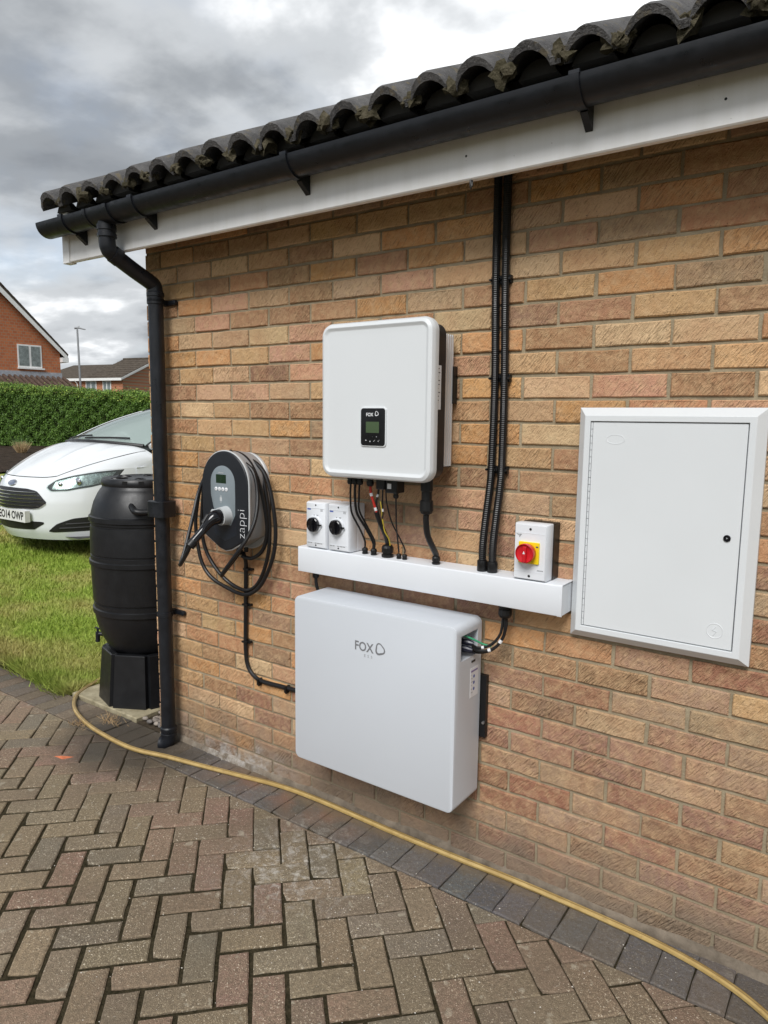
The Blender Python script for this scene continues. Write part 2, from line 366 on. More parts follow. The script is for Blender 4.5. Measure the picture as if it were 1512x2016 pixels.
def text_mesh(body, size, loc, frame, align='CENTER', xs=1.0, depth=0.0004, bold=0.0):
    """lettering as thin mesh; frame = (right, up, out) unit vectors"""
    cu = bpy.data.curves.new('t', 'FONT'); cu.body = body; cu.size = size; cu.align_x = align; cu.align_y = 'CENTER'; cu.extrude = depth; cu.offset = bold; cu.resolution_u = 3
    o = bpy.data.objects.new('t', cu); COL.objects.link(o); dg = bpy.context.evaluated_depsgraph_get(); dg.update()
    me = bpy.data.meshes.new_from_object(o.evaluated_get(dg)); bpy.data.objects.remove(o); bpy.data.curves.remove(cu); me.materials.clear()
    r, u, n = [Vector(v) for v in frame]; r = r*xs
    me.transform(Matrix(((r[0], u[0], n[0], loc[0]), (r[1], u[1], n[1], loc[1]), (r[2], u[2], n[2], loc[2]), (0, 0, 0, 1)))); return me
FRONT = ((1, 0, 0), (0, 0, 1), (0, -1, 0))
def cyl(mb, p0, p1, r, seg=14): return mb.tube([p0, p1], r, seg, spline=False)
def lumpy(c, r, amp=0.25, sub=2, sq=(1, 1, 1), seed=0):
    bm = bmesh.new(); bmesh.ops.create_icosphere(bm, subdivisions=sub, radius=1.0); rg = random.Random(seed)
    ph = [rg.uniform(0, 6.28) for _ in range(6)]
    for v in bm.verts:
        n = v.co.copy(); k = 1+amp*(math.sin(3*n.x+ph[0])*math.sin(3.3*n.y+ph[1])+0.6*math.sin(5*n.z+ph[2])*math.sin(6*n.x+ph[3])+0.4*math.sin(11*n.y+ph[4])*math.sin(9*n.z+ph[5]))
        v.co = Vector((c[0]+n.x*r*k*sq[0], c[1]+n.y*r*k*sq[1], c[2]+n.z*r*k*sq[2]))
    m = bpy.data.meshes.new('l'); bm.to_mesh(m); bm.free(); return m
def joined(name, pieces, mat, parent):
    """many small pieces as one stuff part: pieces = list of (verts, faces, colour)"""
    mb = MB(); cols = []
    for vs, fs, c in pieces: mb.add(vs, fs); cols += [c]*len(vs)
    me = mb.me(False); ca = me.color_attributes.new('Col', 'FLOAT_COLOR', 'POINT')
    ca.data.foreach_set('color', np.array([(*c[:3], c[3] if len(c) > 3 else 1.0) for c in cols], 'f').ravel())
    o = obj(name, me, mat, parent, smooth=False); o['kind'] = 'stuff'; return o

# ================================================================== THE SETTING
def smooth(a, b, x):
    t = min(1, max(0, (x-a)/(b-a))); return t*t*(3-2*t)
def lawn_z(x, y):
    d = max(0.0, -x-0.9); return 0.20*(1-math.exp(-d/2.0))+0.012*min(d, 30)+0.004*math.sin(x*2.1)*math.sin(y*1.7)-0.004
# ground sheet to the horizon
obj_ = obj('ground', mesh([(-600, -600, -0.06), (600, -600, -0.06), (600, 600, -0.06), (-600, 600, -0.06)], [(0, 1, 2, 3)]), soil_mat('ground_earth', (0.05, 0.05, 0.025), (0.09, 0.10, 0.04), 8, 0.02), smooth=False, origin=(0, 0, -0.06)); obj_['kind'] = 'structure'
def lawn():
    xs = [-0.85, -1.0, -1.3]+[-1.3-0.3*k for k in range(1, 22)]+[-8-1.5*k for k in range(1, 8)]
    ys = [0.0, 0.1, 0.3]+[0.3+0.35*k for k in range(1, 16)]+[6+1.5*k for k in range(1, 9)]
    xs2 = xs; vs = [(x, y, lawn_z(x, y)) for x in xs2 for y in ys]; m = len(ys)
    fs = [(i*m+j, i*m+j+1, (i+1)*m+j+1, (i+1)*m+j) for i in range(len(xs2)-1) for j in range(m-1)]
    b = MB().add(vs, fs)
    # the strip of lawn beside the garage, behind the slab
    b.add([(-0.85, 0.62, -0.004), (-0.02, 0.62, -0.004), (-0.02, 9, -0.004), (-0.85, 9, -0.004)], [(0, 1, 2, 3)])
    o = obj('lawn', b.me(), M_GRASS, origin=(-5, 3, 0)); o['kind'] = 'structure'
    # blades
    N = 120000; X = -0.86-RNG.random(N)**1.5*6.6; Y = 0.015+RNG.random(N)**1.4*4.6
    fr = 5200; xe = -0.82-RNG.random(fr)*2.6; ye = RNG.normal(0.0, 0.03, fr); X = np.r_[X, xe]; Y = np.r_[Y, ye]
    fr2 = 900; X = np.r_[X, -0.84+RNG.normal(0, 0.015, fr2)]; Y = np.r_[Y, RNG.random(fr2)*0.7]; n = len(X)
    Z = np.array([lawn_z(a, b_) for a, b_ in zip(X, Y)])
    hgt = 0.022+0.026*RNG.random(n)
    hgt[N:] = 0.03+0.055*RNG.random(n-N)
    ang = RNG.random(n)*6.283; wd = 0.0016+0.0022*RNG.random(n); wd = wd*(1+np.clip(-X-1, 0, 6)*0.35); lean = RNG.normal(0, 0.55, (n, 2)); lean[N:N+fr, 1] -= 0.5
    c, s_ = np.cos(ang)*wd, np.sin(ang)*wd
    V = np.empty((n, 3, 3)); V[:, 0] = np.c_[X-c, Y-s_, Z-0.002]; V[:, 1] = np.c_[X+c, Y+s_, Z-0.002]
    V[:, 2] = np.c_[X+lean[:, 0]*hgt, Y+lean[:, 1]*hgt, Z+hgt]
    me = bpy.data.meshes.new('g'); me.vertices.add(n*3); me.vertices.foreach_set('co', V.ravel()); me.loops.add(n*3); me.loops.foreach_set('vertex_index', np.arange(n*3))
    me.polygons.add(n); me.polygons.foreach_set('loop_start', np.arange(n)*3); me.polygons.foreach_set('loop_total', np.full(n, 3)); me.update()
    g = obj('grass', me, grass_mat('grass_blade'), smooth=False, origin=(-4, 2, 0)); tag(g, 'short patchy green and straw coloured lawn grass beyond the pavers', 'grass', kind='stuff')
lawn()

# ------------------------------------------------------------------ paving
PCOL = [(0.29, 0.22, 0.145), (0.265, 0.205, 0.14), (0.305, 0.235, 0.15), (0.295, 0.195, 0.14), (0.215, 0.185, 0.145), (0.31, 0.19, 0.145), (0.275, 0.22, 0.15), (0.24, 0.18, 0.13)]
def jit(c, k=0.12):
    f = 1+random.uniform(-k, k); return tuple(max(0.01, v*f*(1+random.uniform(-0.04, 0.04))) for v in c)
def clip_poly(poly, a, b, c):              # keep a*x+b*y <= c
    out = []
    for i, p in enumerate(poly):
        q_ = poly[(i+1) % len(poly)]; dp = a*p[0]+b*p[1]-c; dq = a*q_[0]+b*q_[1]-c
        if dp <= 0: out.append(p)
        if dp*dq < 0:
            t = dp/(dp-dq); out.append((p[0]+(q_[0]-p[0])*t, p[1]+(q_[1]-p[1])*t))
    return out
def area(p): return 0.5*abs(sum(p[i][0]*p[(i+1) % len(p)][1]-p[(i+1) % len(p)][0]*p[i][1] for i in range(len(p))))
def inset(poly, d):
    n = len(poly); s = sum(poly[i][0]*poly[(i+1) % n][1]-poly[(i+1) % n][0]*poly[i][1] for i in range(n))
    if s < 0: poly = poly[::-1]
    lines = []
    for i in range(n):
        p, q_ = poly[i], poly[(i+1) % n]; l = math.hypot(q_[0]-p[0], q_[1]-p[1])+1e-9
        nx, ny = -(q_[1]-p[1])/l, (q_[0]-p[0])/l; lines.append((p[0]+nx*d, p[1]+ny*d, (q_[0]-p[0])/l, (q_[1]-p[1])/l))
    out = []
    for i in range(n):
        x1, y1, dx1, dy1 = lines[i-1]; x2, y2, dx2, dy2 = lines[i]; den = dx1*dy2-dy1*dx2
        if abs(den) < 1e-4: out.append((x2, y2)); continue
        t = ((x2-x1)*dy2-(y2-y1)*dx2)/den; out.append((x1+dx1*t, y1+dy1*t))
    return out
def paver_geo(poly, h=0.03, ch=0.0045, rough=0.0014):
    P = []
    for i, p in enumerate(poly):
        q_ = poly[(i+1) % len(poly)]; l = math.hypot(q_[0]-p[0], q_[1]-p[1]); m = max(1, int(l/0.034))
        for k in range(m):
            f = k/m; P.append((p[0]+(q_[0]-p[0])*f+random.uniform(-rough, rough), p[1]+(q_[1]-p[1])*f+random.uniform(-rough, rough)))
    if random.random() < 0.25 and len(P) > 6:                         # a knocked corner
        c = np.mean(P, axis=0); P[0] = tuple(np.array(P[0])+(c-np.array(P[0]))*random.uniform(.05, .12))
    s = sum(P[i][0]*P[(i+1) % len(P)][1]-P[(i+1) % len(P)][0]*P[i][1] for i in range(len(P)))
    if s < 0: P = P[::-1]
    I = inset(P, ch); n = len(P)
    vs = [(x, y, -h) for x, y in P]+[(x, y, -0.003) for x, y in P]+[(x, y, 0.0) for x, y in I]
    fs = [(i, (i+1) % n, n+(i+1) % n, n+i) for i in range(n)]+[(n+i, n+(i+1) % n, 2*n+(i+1) % n, 2*n+i) for i in range(n)]+[tuple(range(2*n, 3*n))]
    return vs, fs
def screen_size(pts3):
    P = [project(p) for p in pts3]
    if min(p[2] for p in P) < 0.2: return 0, False
    a = area([(p[0], p[1]) for p in P]); u = [p[0] for p in P]; v = [p[1] for p in P]
    return a, (max(u) > 0 and min(u) < 1512 and max(v) > 0 and min(v) < 2016)
def paving():
    dr = obj('driveway', mesh([(-6.0, -7.0, -0.0065), (6.5, -7.0, -0.0065), (6.5, 0.0, -0.0065), (-6.0, 0.0, -0.0065)], [(0, 1, 2, 3)]),
             soil_mat('joint_sand_and_moss', (0.022, 0.020, 0.010), (0.085, 0.068, 0.040), 150, 0.012), smooth=False, origin=(0, 0, 0)); dr['kind'] = 'structure'
    s2 = math.sqrt(0.5); items = []
    def W2(u, v): return ((u-v)*s2, (u+v)*s2)
    ou, ov, a = 0.074, 0.029, 0.1
    for i in range(-70, 70):
        for j in range(-80, 40):
            k = (i+j) % 4
            if k not in (1, 3): continue
            hor = k == 3; cu, cv = ((i+1)*a+ou, (j+0.5)*a+ov) if hor else ((i+0.5)*a+ou, (j+1)*a+ov)
            cx, cy = W2(cu, cv)
            if not (-4.2 < cx < 5.0 and -5.4 < cy < -0.05): continue
            tight = smooth(-0.75, -0.45, cy)                 # joints close up towards the wall
            g = 0.0066+random.uniform(-.001, .001)-0.0040*tight
            lu, lv = (0.1-g, 0.05-g) if hor else (0.05-g, 0.1-g)
            ju, jv, th = random.uniform(-.0018, .0018), random.uniform(-.0018, .0018), random.uniform(-.012, .012)
            q4 = []
            for su, sv in ((-1, -1), (1, -1), (1, 1), (-1, 1)):
                du, dv = su*lu, sv*lv; q4.append(W2(cu+ju+du-dv*th, cv+jv+dv+du*th))
            full = max(p[1] for p in q4) < -0.2035
            pl = q4 if full else clip_poly(q4, 0, 1, -0.2035)
            if len(pl) < 3 or area(pl) < 0.0007: continue
            items.append([pl, (cx, cy), hor, full])
    for it in items:
        z = [(p[0], p[1], 0) for p in it[0]]; ar, vis = screen_size(z); it.append(ar if vis else -1)
    items.sort(key=lambda t: -t[4])
    stuff = []
    for n, (pl, c, hor, full, ar) in enumerate(items):
        col = jit(random.choice(PCOL)); dz = random.gauss(0, 0.0011)
        vs, fs = paver_geo(pl)
        if n < 300 and ar > 0:
            cx, cy = np.mean([p[0] for p in pl]), np.mean([p[1] for p in pl])
            me = mesh([(x-cx, y-cy, z) for x, y, z in vs], fs); me.materials.append(M_PAVER)
            o = link(bpy.data.objects.new('paver', me)); o.location = (cx, cy, dz); o.rotation_euler = (random.gauss(0, .006), random.gauss(0, .006), 0); o.parent = dr; o.color = (*col, 1)
        else: stuff.append(([(x, y, z+dz) for x, y, z in vs], fs, col))
    joined('paver_field', stuff, M_PAVERJ, dr)
    # edging course along wall and lawn: header pavers 100 mm wide, 200 mm deep
    shapes = []
    for k in range(5):
        vs, fs = paver_geo([(-0.0478, -0.0985), (0.0478, -0.0985), (0.0478, 0.0965), (-0.0478, 0.0965)], rough=0.0016); me = mesh(vs, fs); me.materials.append(M_EDGE); shapes.append(me)
    for k in range(-42, 50):
        x = 0.118+0.0995*k
        if x < 0.25: col = jit(random.choice([(0.17, 0.145, 0.115), (0.145, 0.13, 0.11), (0.19, 0.15, 0.11)]), .15)
        else: col = jit(random.choice([(0.125, 0.13, 0.14), (0.14, 0.142, 0.15), (0.11, 0.115, 0.126), (0.16, 0.15, 0.148)]), .15)
        o = link(bpy.data.objects.new('edging_paver', random.choice(shapes))); o.location = (x+random.gauss(0, .0008), -0.1015, 0.002+random.gauss(0, 0.0012)); o.rotation_euler = (random.gauss(0, .006), random.gauss(0, .008), random.gauss(0, .006)); o.parent = dr; o.color = (*col, 1)
paving()

# ------------------------------------------------------------------ garage
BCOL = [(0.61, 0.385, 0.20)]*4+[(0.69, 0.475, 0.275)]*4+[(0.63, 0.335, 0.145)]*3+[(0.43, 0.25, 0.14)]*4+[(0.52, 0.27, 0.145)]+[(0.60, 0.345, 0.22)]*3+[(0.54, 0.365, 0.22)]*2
BLOW = [(0.38, 0.245, 0.155)]*3+[(0.43, 0.295, 0.19)]*3+[(0.38, 0.22, 0.155)]*3+[(0.31, 0.19, 0.125)]*2+[(0.41, 0.255, 0.145)]*2+[(0.36, 0.185, 0.12)]     # pinker lower courses, darkened to imitate brightness falling off down the wall
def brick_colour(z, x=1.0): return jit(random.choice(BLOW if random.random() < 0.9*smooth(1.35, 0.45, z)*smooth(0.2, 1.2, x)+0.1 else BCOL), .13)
def brick_geo(w, h, d=0.045, rg=random):
    hw, hh = w/2, h/2; nx = max(2, int(w/0.036)); e = []
    for k in range(nx): e.append((-hw+w*k/nx, -hh))
    for k in range(2): e.append((hw, -hh+h*k/2))
    for k in range(nx): e.append((hw-w*k/nx, hh))
    for k in range(2): e.append((-hw, hh-h*k/2))
    o = [(x+rg.uniform(-.0014, .0014), z+rg.uniform(-.0012, .0012)) for x, z in e]; n = len(o)
    ins = [(x-math.copysign(min(0.0035, abs(x)), x)*(1 if abs(x) > hw-.004 else 0), z-math.copysign(0.0035, z)*(1 if abs(z) > hh-.004 else 0)) for x, z in o]
    vs = [(x, d, z) for x, z in o]+[(x, 0.003, z) for x, z in o]+[(x, rg.uniform(-0.0015, 0.001), z) for x, z in ins]
    fs = [(i, (i+1) % n, n+(i+1) % n, n+i) for i in range(n)]+[(n+i, n+(i+1) % n, 2*n+(i+1) % n, 2*n+i) for i in range(n)]+[tuple(range(2*n, 3*n))]
    return vs, fs
GX1 = 4.9
garage = thing('garage', (0, 0, 0), 'buff brick garage with dark roll tiled roof and white fascia board', 'garage')
def build_wall():
    b = MB(); b.box(0.003, GX1, 0.0062, 0.22, -0.3, 2.44)          # mortar bed behind the brick faces
    b.box(0.003, 0.2, 0.22, 5.0, -0.3, 2.44)
    wall = obj('wall', b.me(), M_MORTAR, garage, smooth=False)
    # mortar haunch along the foot of the wall
    hb = MB(); n = 90; rings = []
    for k in range(n+1):
        x = 0.012+(GX1-0.02)*k/n; j = 0.003*math.sin(k*.7)+0.0015*math.sin(k*2.1)+random.uniform(-.0008, .0008)
        rings.append([(x, 0.004, -0.02), (x, -0.014+j*0.5, -0.02), (x, -0.012+j*0.5, 0.006+j), (x, -0.006+j*.4, 0.020+j), (x, 0.004, 0.034+j*2)])
    hb.rings(rings)
    t = NT('haunch_cement'); p = t.pos(); xyz = t.xyz(p)
    c = t.ramp(t.noise(p, 16, 5, 0.65), [(0.3, (0.10, 0.08, 0.058)), (0.7, (0.25, 0.205, 0.155))])
    salt = t.math('MULTIPLY', t.ramp(t.math('ABSOLUTE', t.math('SUBTRACT', xyz[0], 0.50)), [(0.05, 1.0), (0.32, 0.0)]), t.ramp(t.noise(p, 22, 5, 0.7), [(0.42, 0.0), (0.66, 0.6)]))
    c = t.mix(salt, c, (0.58, 0.56, 0.53)); t.l(c, t.b.inputs['Base Color']); t.b.inputs['Roughness'].default_value = 0.95; t.bump(t.noise(p, 160, 5, 0.7), 0.8, 0.003)
    obj('mortar_haunch', hb.me(), t.m, wall)
    rows = []
    for r in range(-1, 31):
        zc = 2.295-0.075*r; first = 0.220 if r % 2 else 0.1075
        js = [-0.005]+[first+0.225*k for k in range(0, 25) if first+0.225*k < GX1-0.02]+[GX1]
        for a, c in zip(js, js[1:]): rows.append((a+0.005, c-0.005, zc, r))
    occl = [(640, 885, 645, 935), (585, 945, 1225, 1490), (1140, 1500, 812, 1255)]
    its = []
    for x0, x1, zc, r in rows:
        pts = [(x0, 0, zc-.0325), (x1, 0, zc-.0325), (x1, 0, zc+.0325), (x0, 0, zc+.0325)]; ar, vis = screen_size(pts)
        P = [project(p) for p in pts]; vis = vis and zc < 2.40
        for u0, u1, v0, v1 in occl:
            if all(u0 < p[0] < u1 and v0 < p[1] < v1 for p in P): vis = False
        its.append((ar if vis else -1, x0, x1, zc, r))
    its.sort(key=lambda t: -t[0])
    cache = {}
    def shape(w):
        key = round(w, 3); L = cache.setdefault(key, [])
        if len(L) < (10 if key > 0.2 else 4):
            vs, fs = brick_geo(w, 0.065); me = mesh(vs, fs); me.materials.append(M_BRICK); L.append(me); return me
        return random.choice(L)
    stuff = []
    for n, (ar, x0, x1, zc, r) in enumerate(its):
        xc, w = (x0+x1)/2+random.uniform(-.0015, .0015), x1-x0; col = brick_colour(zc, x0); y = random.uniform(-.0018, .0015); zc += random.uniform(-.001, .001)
        if n < 300 and ar > 0:
            o = link(bpy.data.objects.new('brick', shape(w))); o.location = (xc, y, zc); o.parent = wall; o.color = (*col, random.uniform(.15, 1.0)); o.rotation_euler = (random.gauss(0, .006), random.gauss(0, .003), random.gauss(0, .004))
        else:
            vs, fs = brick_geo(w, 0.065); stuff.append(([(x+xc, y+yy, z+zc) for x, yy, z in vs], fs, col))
    # return wall beyond the corner, seen only from further left
    for r in range(-1, 31):
        zc = 2.295-0.075*r; y0 = 0.105 if r % 2 else 0.218
        ys = [y0+0.225*k for k in range(0, 14)]
        for ya in ys:
            vs, fs = brick_geo(0.215, 0.065); yc = ya+0.1075+0.005
            stuff.append(([(0.0+yy*0.9, yc-x, z+zc) for x, yy, z in vs], fs, jit(random.choice(BCOL), .13)))
        # end of the corner brick
        vs, fs = brick_geo(0.102 if r % 2 else 0.213, 0.065, d=0.02); ln = 0.102 if r % 2 else 0.213
        stuff.append(([(0.0+yy*0.9, 0.003+ln/2-x, z+zc) for x, yy, z in vs], fs, jit(random.choice(BCOL), .13)))
    joined('brickwork', stuff, M_BRICKJ, wall)
build_wall()
PITCH_R = R_(24); TP = 0.15206; TX0 = -0.249; EY, EZ = -0.300, 2.496
def roof():
    pit = PITCH_R; dy, dz = math.cos(pit), math.sin(pit)
    b = MB()                                        # underlay deck and rafters
    L0 = 4.6
    b.add([(-0.298, -0.19, 2.43), (GX1, -0.19, 2.43), (GX1, -0.19+L0*dy, 2.43+L0*dz), (-0.27, -0.19+L0*dy, 2.43+L0*dz),
           (-0.298, -0.19, 2.537), (GX1, -0.19, 2.537), (GX1, -0.19+L0*dy, 2.532+L0*dz), (-0.27, -0.19+L0*dy, 2.532+L0*dz)],
          [(0, 1, 2, 3), (4, 5, 6, 7), (0, 1, 5, 4), (1, 2, 6, 5), (2, 3, 7, 6), (3, 0, 4, 7)])
    deck = obj('roof', b.me(), plain('roof_deck', (0.05, 0.045, 0.04), 0.9), garage, smooth=False)
    sb = MB().box(-0.27, GX1, -0.198, 0.03, 2.40, 2.425)  # hidden board added above the fascia's lower edge to block light
    obj('eave_light_block', sb.me(), plain('dark_light_block', (0.035, 0.03, 0.027), 0.8), garage, smooth=False)
    # one double-roll tile, x along the eave, s up the slope
    def prof(x):                                   # two rolls per tile
        t = (x % TP)/TP; rw = 0.80
        return 0.052*max(0.0, math.sin(math.pi*min(t/rw, 1.0)))**0.60 if t < rw else 0.0
    me_list = []
    for vi in range(4):
        mb = MB(); n = 44; S = (0.0, 0.012, 0.41); rings = []; rg = random.Random(vi)
        xs = [2*TP*k/n for k in range(n+1)]; th = 0.0205
        jt = [rg.uniform(-0.003, 0.003) for _ in xs]
        top = [[(x, s+(jt[i] if s == 0 else 0), prof(x+1e-6)+th+(0.0 if s < 0.3 else -0.0)+rg.uniform(-.0008, .0008)-(0.003 if s == 0 else 0)) for i, x in enumerate(xs)] for s in S]
        bot = [[(x, s+(jt[i] if s == 0 else 0)+0.001, prof(x+1e-6)*0.93) for i, x in enumerate(xs)] for s in S]
        loops = [list(reversed(bot[2])), list(reversed(bot[1])), list(reversed(bot[0])), list(reversed(top[0])), list(reversed(top[1])), list(reversed(top[2]))]
        mb.rings(loops, False, False, closed=False)
        m = mb.me(); m.materials.append(M_TILE); shade(m, 40); me_list.append(m)
    rx = pit
    for row in range(0, 6):
        for c in range(0, 17):
            s = row*0.335; x = TX0-0.80*TP/2+c*2*TP
            o = link(bpy.data.objects.new('roof_tile', me_list[random.randrange(4)])); o.parent = deck
            o.location = (x+random.uniform(-.003, .003), EY+s*dy+random.uniform(-.008, .006), EZ+s*dz+random.uniform(-.004, .004)); o.rotation_euler = (rx+0.03, random.gauss(0, .012), random.gauss(0, .006))
    # bedding mortar and moss in the pans at the eave
    mm = soil_mat('moss_and_mortar', (0.035, 0.032, 0.016), (0.15, 0.13, 0.09), 90, 0.012)
    for k in range(0, 33):
        xc = TX0+TP*(k+0.5)+0.006; r = random.uniform(0.018, 0.027)
        for q_ in range(3):
            rr_ = r*random.uniform(.55, 1.0); o = obj('moss', lumpy((xc+random.uniform(-.022, .022), EY+random.uniform(-.004, .02), EZ+0.018+random.uniform(-.006, .014)), rr_, 0.6, 2, (1.25, 0.9, random.uniform(.6, 1.1)), k*7+q_), mm, deck)
    # dark comb filler under each roll
    for k in range(0, 33):
        xc = TX0+TP*k; mb = MB()
        pts = [(xc-0.056+0.112*i/10, EZ+0.010+0.043*max(0, math.sin(math.pi*i/10))**.60) for i in range(11)]
        mb.poly(pts, [(1.0, EY+0.09), (1.0, EY+0.034+random.uniform(0, .03))])
        obj('eave_filler', mb.me(), plain('filler_grey', (0.06, 0.058, 0.055), 0.9), deck, smooth=False)
    # fascia board and its end cap, bargeboard up the verge
    f = MB(); f.rings([[(x, -0.198, 2.288), (x, -0.216, 2.288), (x, -0.220, 2.292), (x, -0.220, 2.482), (x, -0.198, 2.482)] for x in (-0.252, GX1)])
    fa = obj('fascia', f.me(), M_UPVC, garage, smooth=False)
    e = MB(); e.rings([[(x, -0.19, 2.284), (x, -0.224, 2.284), (x, -0.226, 2.286), (x, -0.226, 2.535), (x, -0.19, 2.552)] for x in (-0.300, -0.250)])
    obj('end_cap', e.me(), M_UPVC, fa, smooth=False)
    d = MB(); d.rings([[(x, y, z) for y, z in ((-0.188, 2.30), (-0.188, 2.52), (-0.19+4.0*dy, 2.52+4.0*dz), (-0.19+4.0*dy, 2.30+4.0*dz))] for x in (-0.322, -0.301)])
    obj('bargeboard', d.me(), M_UPVC, garage, smooth=False)
    h = MB(); h.tube([(1.821, -0.209, 2.30), (1.821, -0.209, 2.278), (1.821, -0.214, 2.266), (1.824, -0.222, 2.262), (1.826, -0.228, 2.270), (1.826, -0.228, 2.284)], 0.0028, 8)
    obj('cup_hook', h.me(), plain('dull_hook', (.10, .10, .10), .5, metal=.6), fa)
    for x in (1.805, 2.50):
        s_ = MB().lathe([(0.0005, -.0015), (0.003, -.001), (0.0035, 0.0)], (x, -0.220, 2.345+random.uniform(0, .02)), 'Y', 10, True)
        obj('fixing_hole', s_.me(), BLACK, fa)
roof()

# ------------------------------------------------------------------ gutter and downpipe
def gutter():
    GC = (-0.2845, 2.443); R0 = 0.0575
    g = thing('gutter', (1.5, GC[0], GC[1]-R0), 'black half round plastic gutter under the roof tiles', 'gutter')
    def arc(x, r, a0=180, a1=360, n=16): return [(x, GC[0]+r*math.cos(R_(a0+(a1-a0)*k/n)), GC[1]+r*math.sin(R_(a0+(a1-a0)*k/n))) for k in range(n+1)]
    def channel(x0, x1, r, th, nx=1):
        rings = []
        for k in range(nx+1):
            x = x0+(x1-x0)*k/nx; rings.append(arc(x, r)+[(x, p[1], p[2]) for p in reversed(arc(x, r-th))])
        return MB().rings(rings)
    for x0, x1 in ((-0.315, 0.07), (0.20, 0.375), (0.375, 4.85)): obj('gutter_channel', channel(x0, x1, R0, 0.003).me(), BLACKP, g)
    obj('running_outlet', channel(0.062, 0.208, R0+0.004, 0.006).me(), BLACKP, g)
    for x0, x1 in ((0.055, 0.073), (0.197, 0.22)): obj('outlet_socket', channel(x0, x1, R0+0.0075, 0.008).me(), BLACKP, g)
    obj('union', channel(0.25, 0.385, R0+0.005, 0.006).me(), BLACKP, g)
    for x in (-0.115, 0.375, 1.195, 2.172, 3.1, 4.0):
        b = channel(x-0.0125, x+0.0125, R0+0.006, 0.007)
        b.rings([[(xx, -0.2215, 2.345), (xx, -0.2215, 2.45), (xx, -0.243, 2.41), (xx, -0.262, 2.388), (xx, -0.268, 2.378)] for xx in (x-0.010, x+0.010)])
        o = obj('gutter_bracket', b.me(), BLACKP, g)
        l = MB().box(x-0.014, x+0.014, -0.348, -0.337, 2.441, 2.450); obj('clip', l.me(), BLACKP, o, smooth=False)
gutter()
def downpipe():
    X, Y = 0.153, -0.066; r = 0.034
    d = thing('downpipe', (X, Y, 0), 'black round plastic downpipe with swan neck at the garage corner', 'downpipe')
    b = MB().lathe([(0.036, 0.06), (0.036, 0.0), (0.040, -0.002), (0.040, -0.024), (0.0365, -0.026), (0.0365, -0.036), (0.040, -0.038), (0.040, -0.052), (0.034, -0.054)], (0.132, -0.2845, 2.385), 'Z', 24, False, True)
    obj('outlet_spigot', b.me(), BLACKP, d)
    P = [(0.132, -0.2845, 2.345), (0.132, -0.2845, 2.315), (0.132, -0.280, 2.292), (0.133, -0.262, 2.272), (0.140, -0.17, 2.222), (0.150, -0.088, 2.180), (0.152, -0.070, 2.165), (X, Y, 2.145), (X, Y, 2.12)]
    obj('swan_neck', MB().tube(P, r, 20, 8).me(), BLACKP, d)
    def collar(z, prof, name='collar'): return obj(name, MB().lathe(prof, (X, Y, z), 'Z', 24, True, True).me(), BLACKP, d)
    tl = 0.006
    obj('bend_collar', MB().tube([(0.1335, -0.262, 2.272), (0.1365, -0.232, 2.256)], r+0.0035, 20, spline=False).me(), BLACKP, d)
    collar(2.095, [(0.034, 0), (0.0375, 0.002), (0.0375, 0.016), (0.0355, 0.018), (0.0355, 0.024), (0.0385, 0.026), (0.0385, 0.042), (0.034, 0.046)])
    obj('pipe', MB().tube([(X, Y, 0.075), (X, Y, 0.62), (X, Y, 1.2), (X, Y, 2.13)], r-0.0005, 24, spline=False).me(), BLACKP, d)
    collar(0.050, [(0.034, 0.0), (0.0385, 0.002), (0.0385, 0.016), (0.036, 0.018), (0.036, 0.026), (0.0395, 0.028), (0.0395, 0.044), (0.035, 0.05)])
    sh = MB().tube([(X, Y, 0.075), (X, Y, 0.05), (X-0.004, Y-0.004, 0.028), (X-0.016, Y-0.012, 0.012), (X-0.034, Y-0.020, 0.010)], 0.0365, 20, 5); s_ = obj('shoe', sh.me(), BLACKP, d)
    for zz, bx in ((2.098, 0.0), (0.66, 0.0)):
        mb = MB().lathe([(0.0345, -0.011), (0.0375, -0.010), (0.0375, 0.010), (0.0345, 0.011)], (X, Y, zz), 'Z', 24, True, True)
        mb.box(X-0.012, X+0.014, Y+0.03, -0.004, zz-0.012, zz+0.012)
        c = obj('pipe_clip', mb.me(), BLACKP, d)
        a = MB().rings([[(x, y, z) for y, z in ((-0.004, zz-.011), (-0.017, zz-.009), (-0.017, zz+.009), (-0.004, zz+.011))] for x in (X-0.02, X+0.066)]); a.lathe([(0.011, 0.012), (0.012, 0), (0.010, -0.004), (0.004, -0.006)], (X+0.066, -0.016, zz), 'Y', 14, True, True)
        obj('clip_arm', a.me(), BLACKP, c)
    q_ = MB().rings([rr(X, Y, 0.112, 0.092, 0.018, z) for z in (1.128, 1.130)]+[rr(X, Y, 0.112, 0.092, 0.018, 1.198), rr(X, Y, 0.104, 0.084, 0.016, 1.201)])
    obj('rain_diverter', q_.me(), BLACKP, d)
    obj('diverter_outlet', MB().tube([(X-0.05, Y+.01, 1.165), (X-0.078, Y+.01, 1.165)], 0.022, 16, spline=False).me(), BLACKP, d)
def rr(cx, cy, w, h, r, z): return [(p[0], p[2], z) for p in rr_outline(cx, cy, w, h, r, 0, 4)]
downpipe()

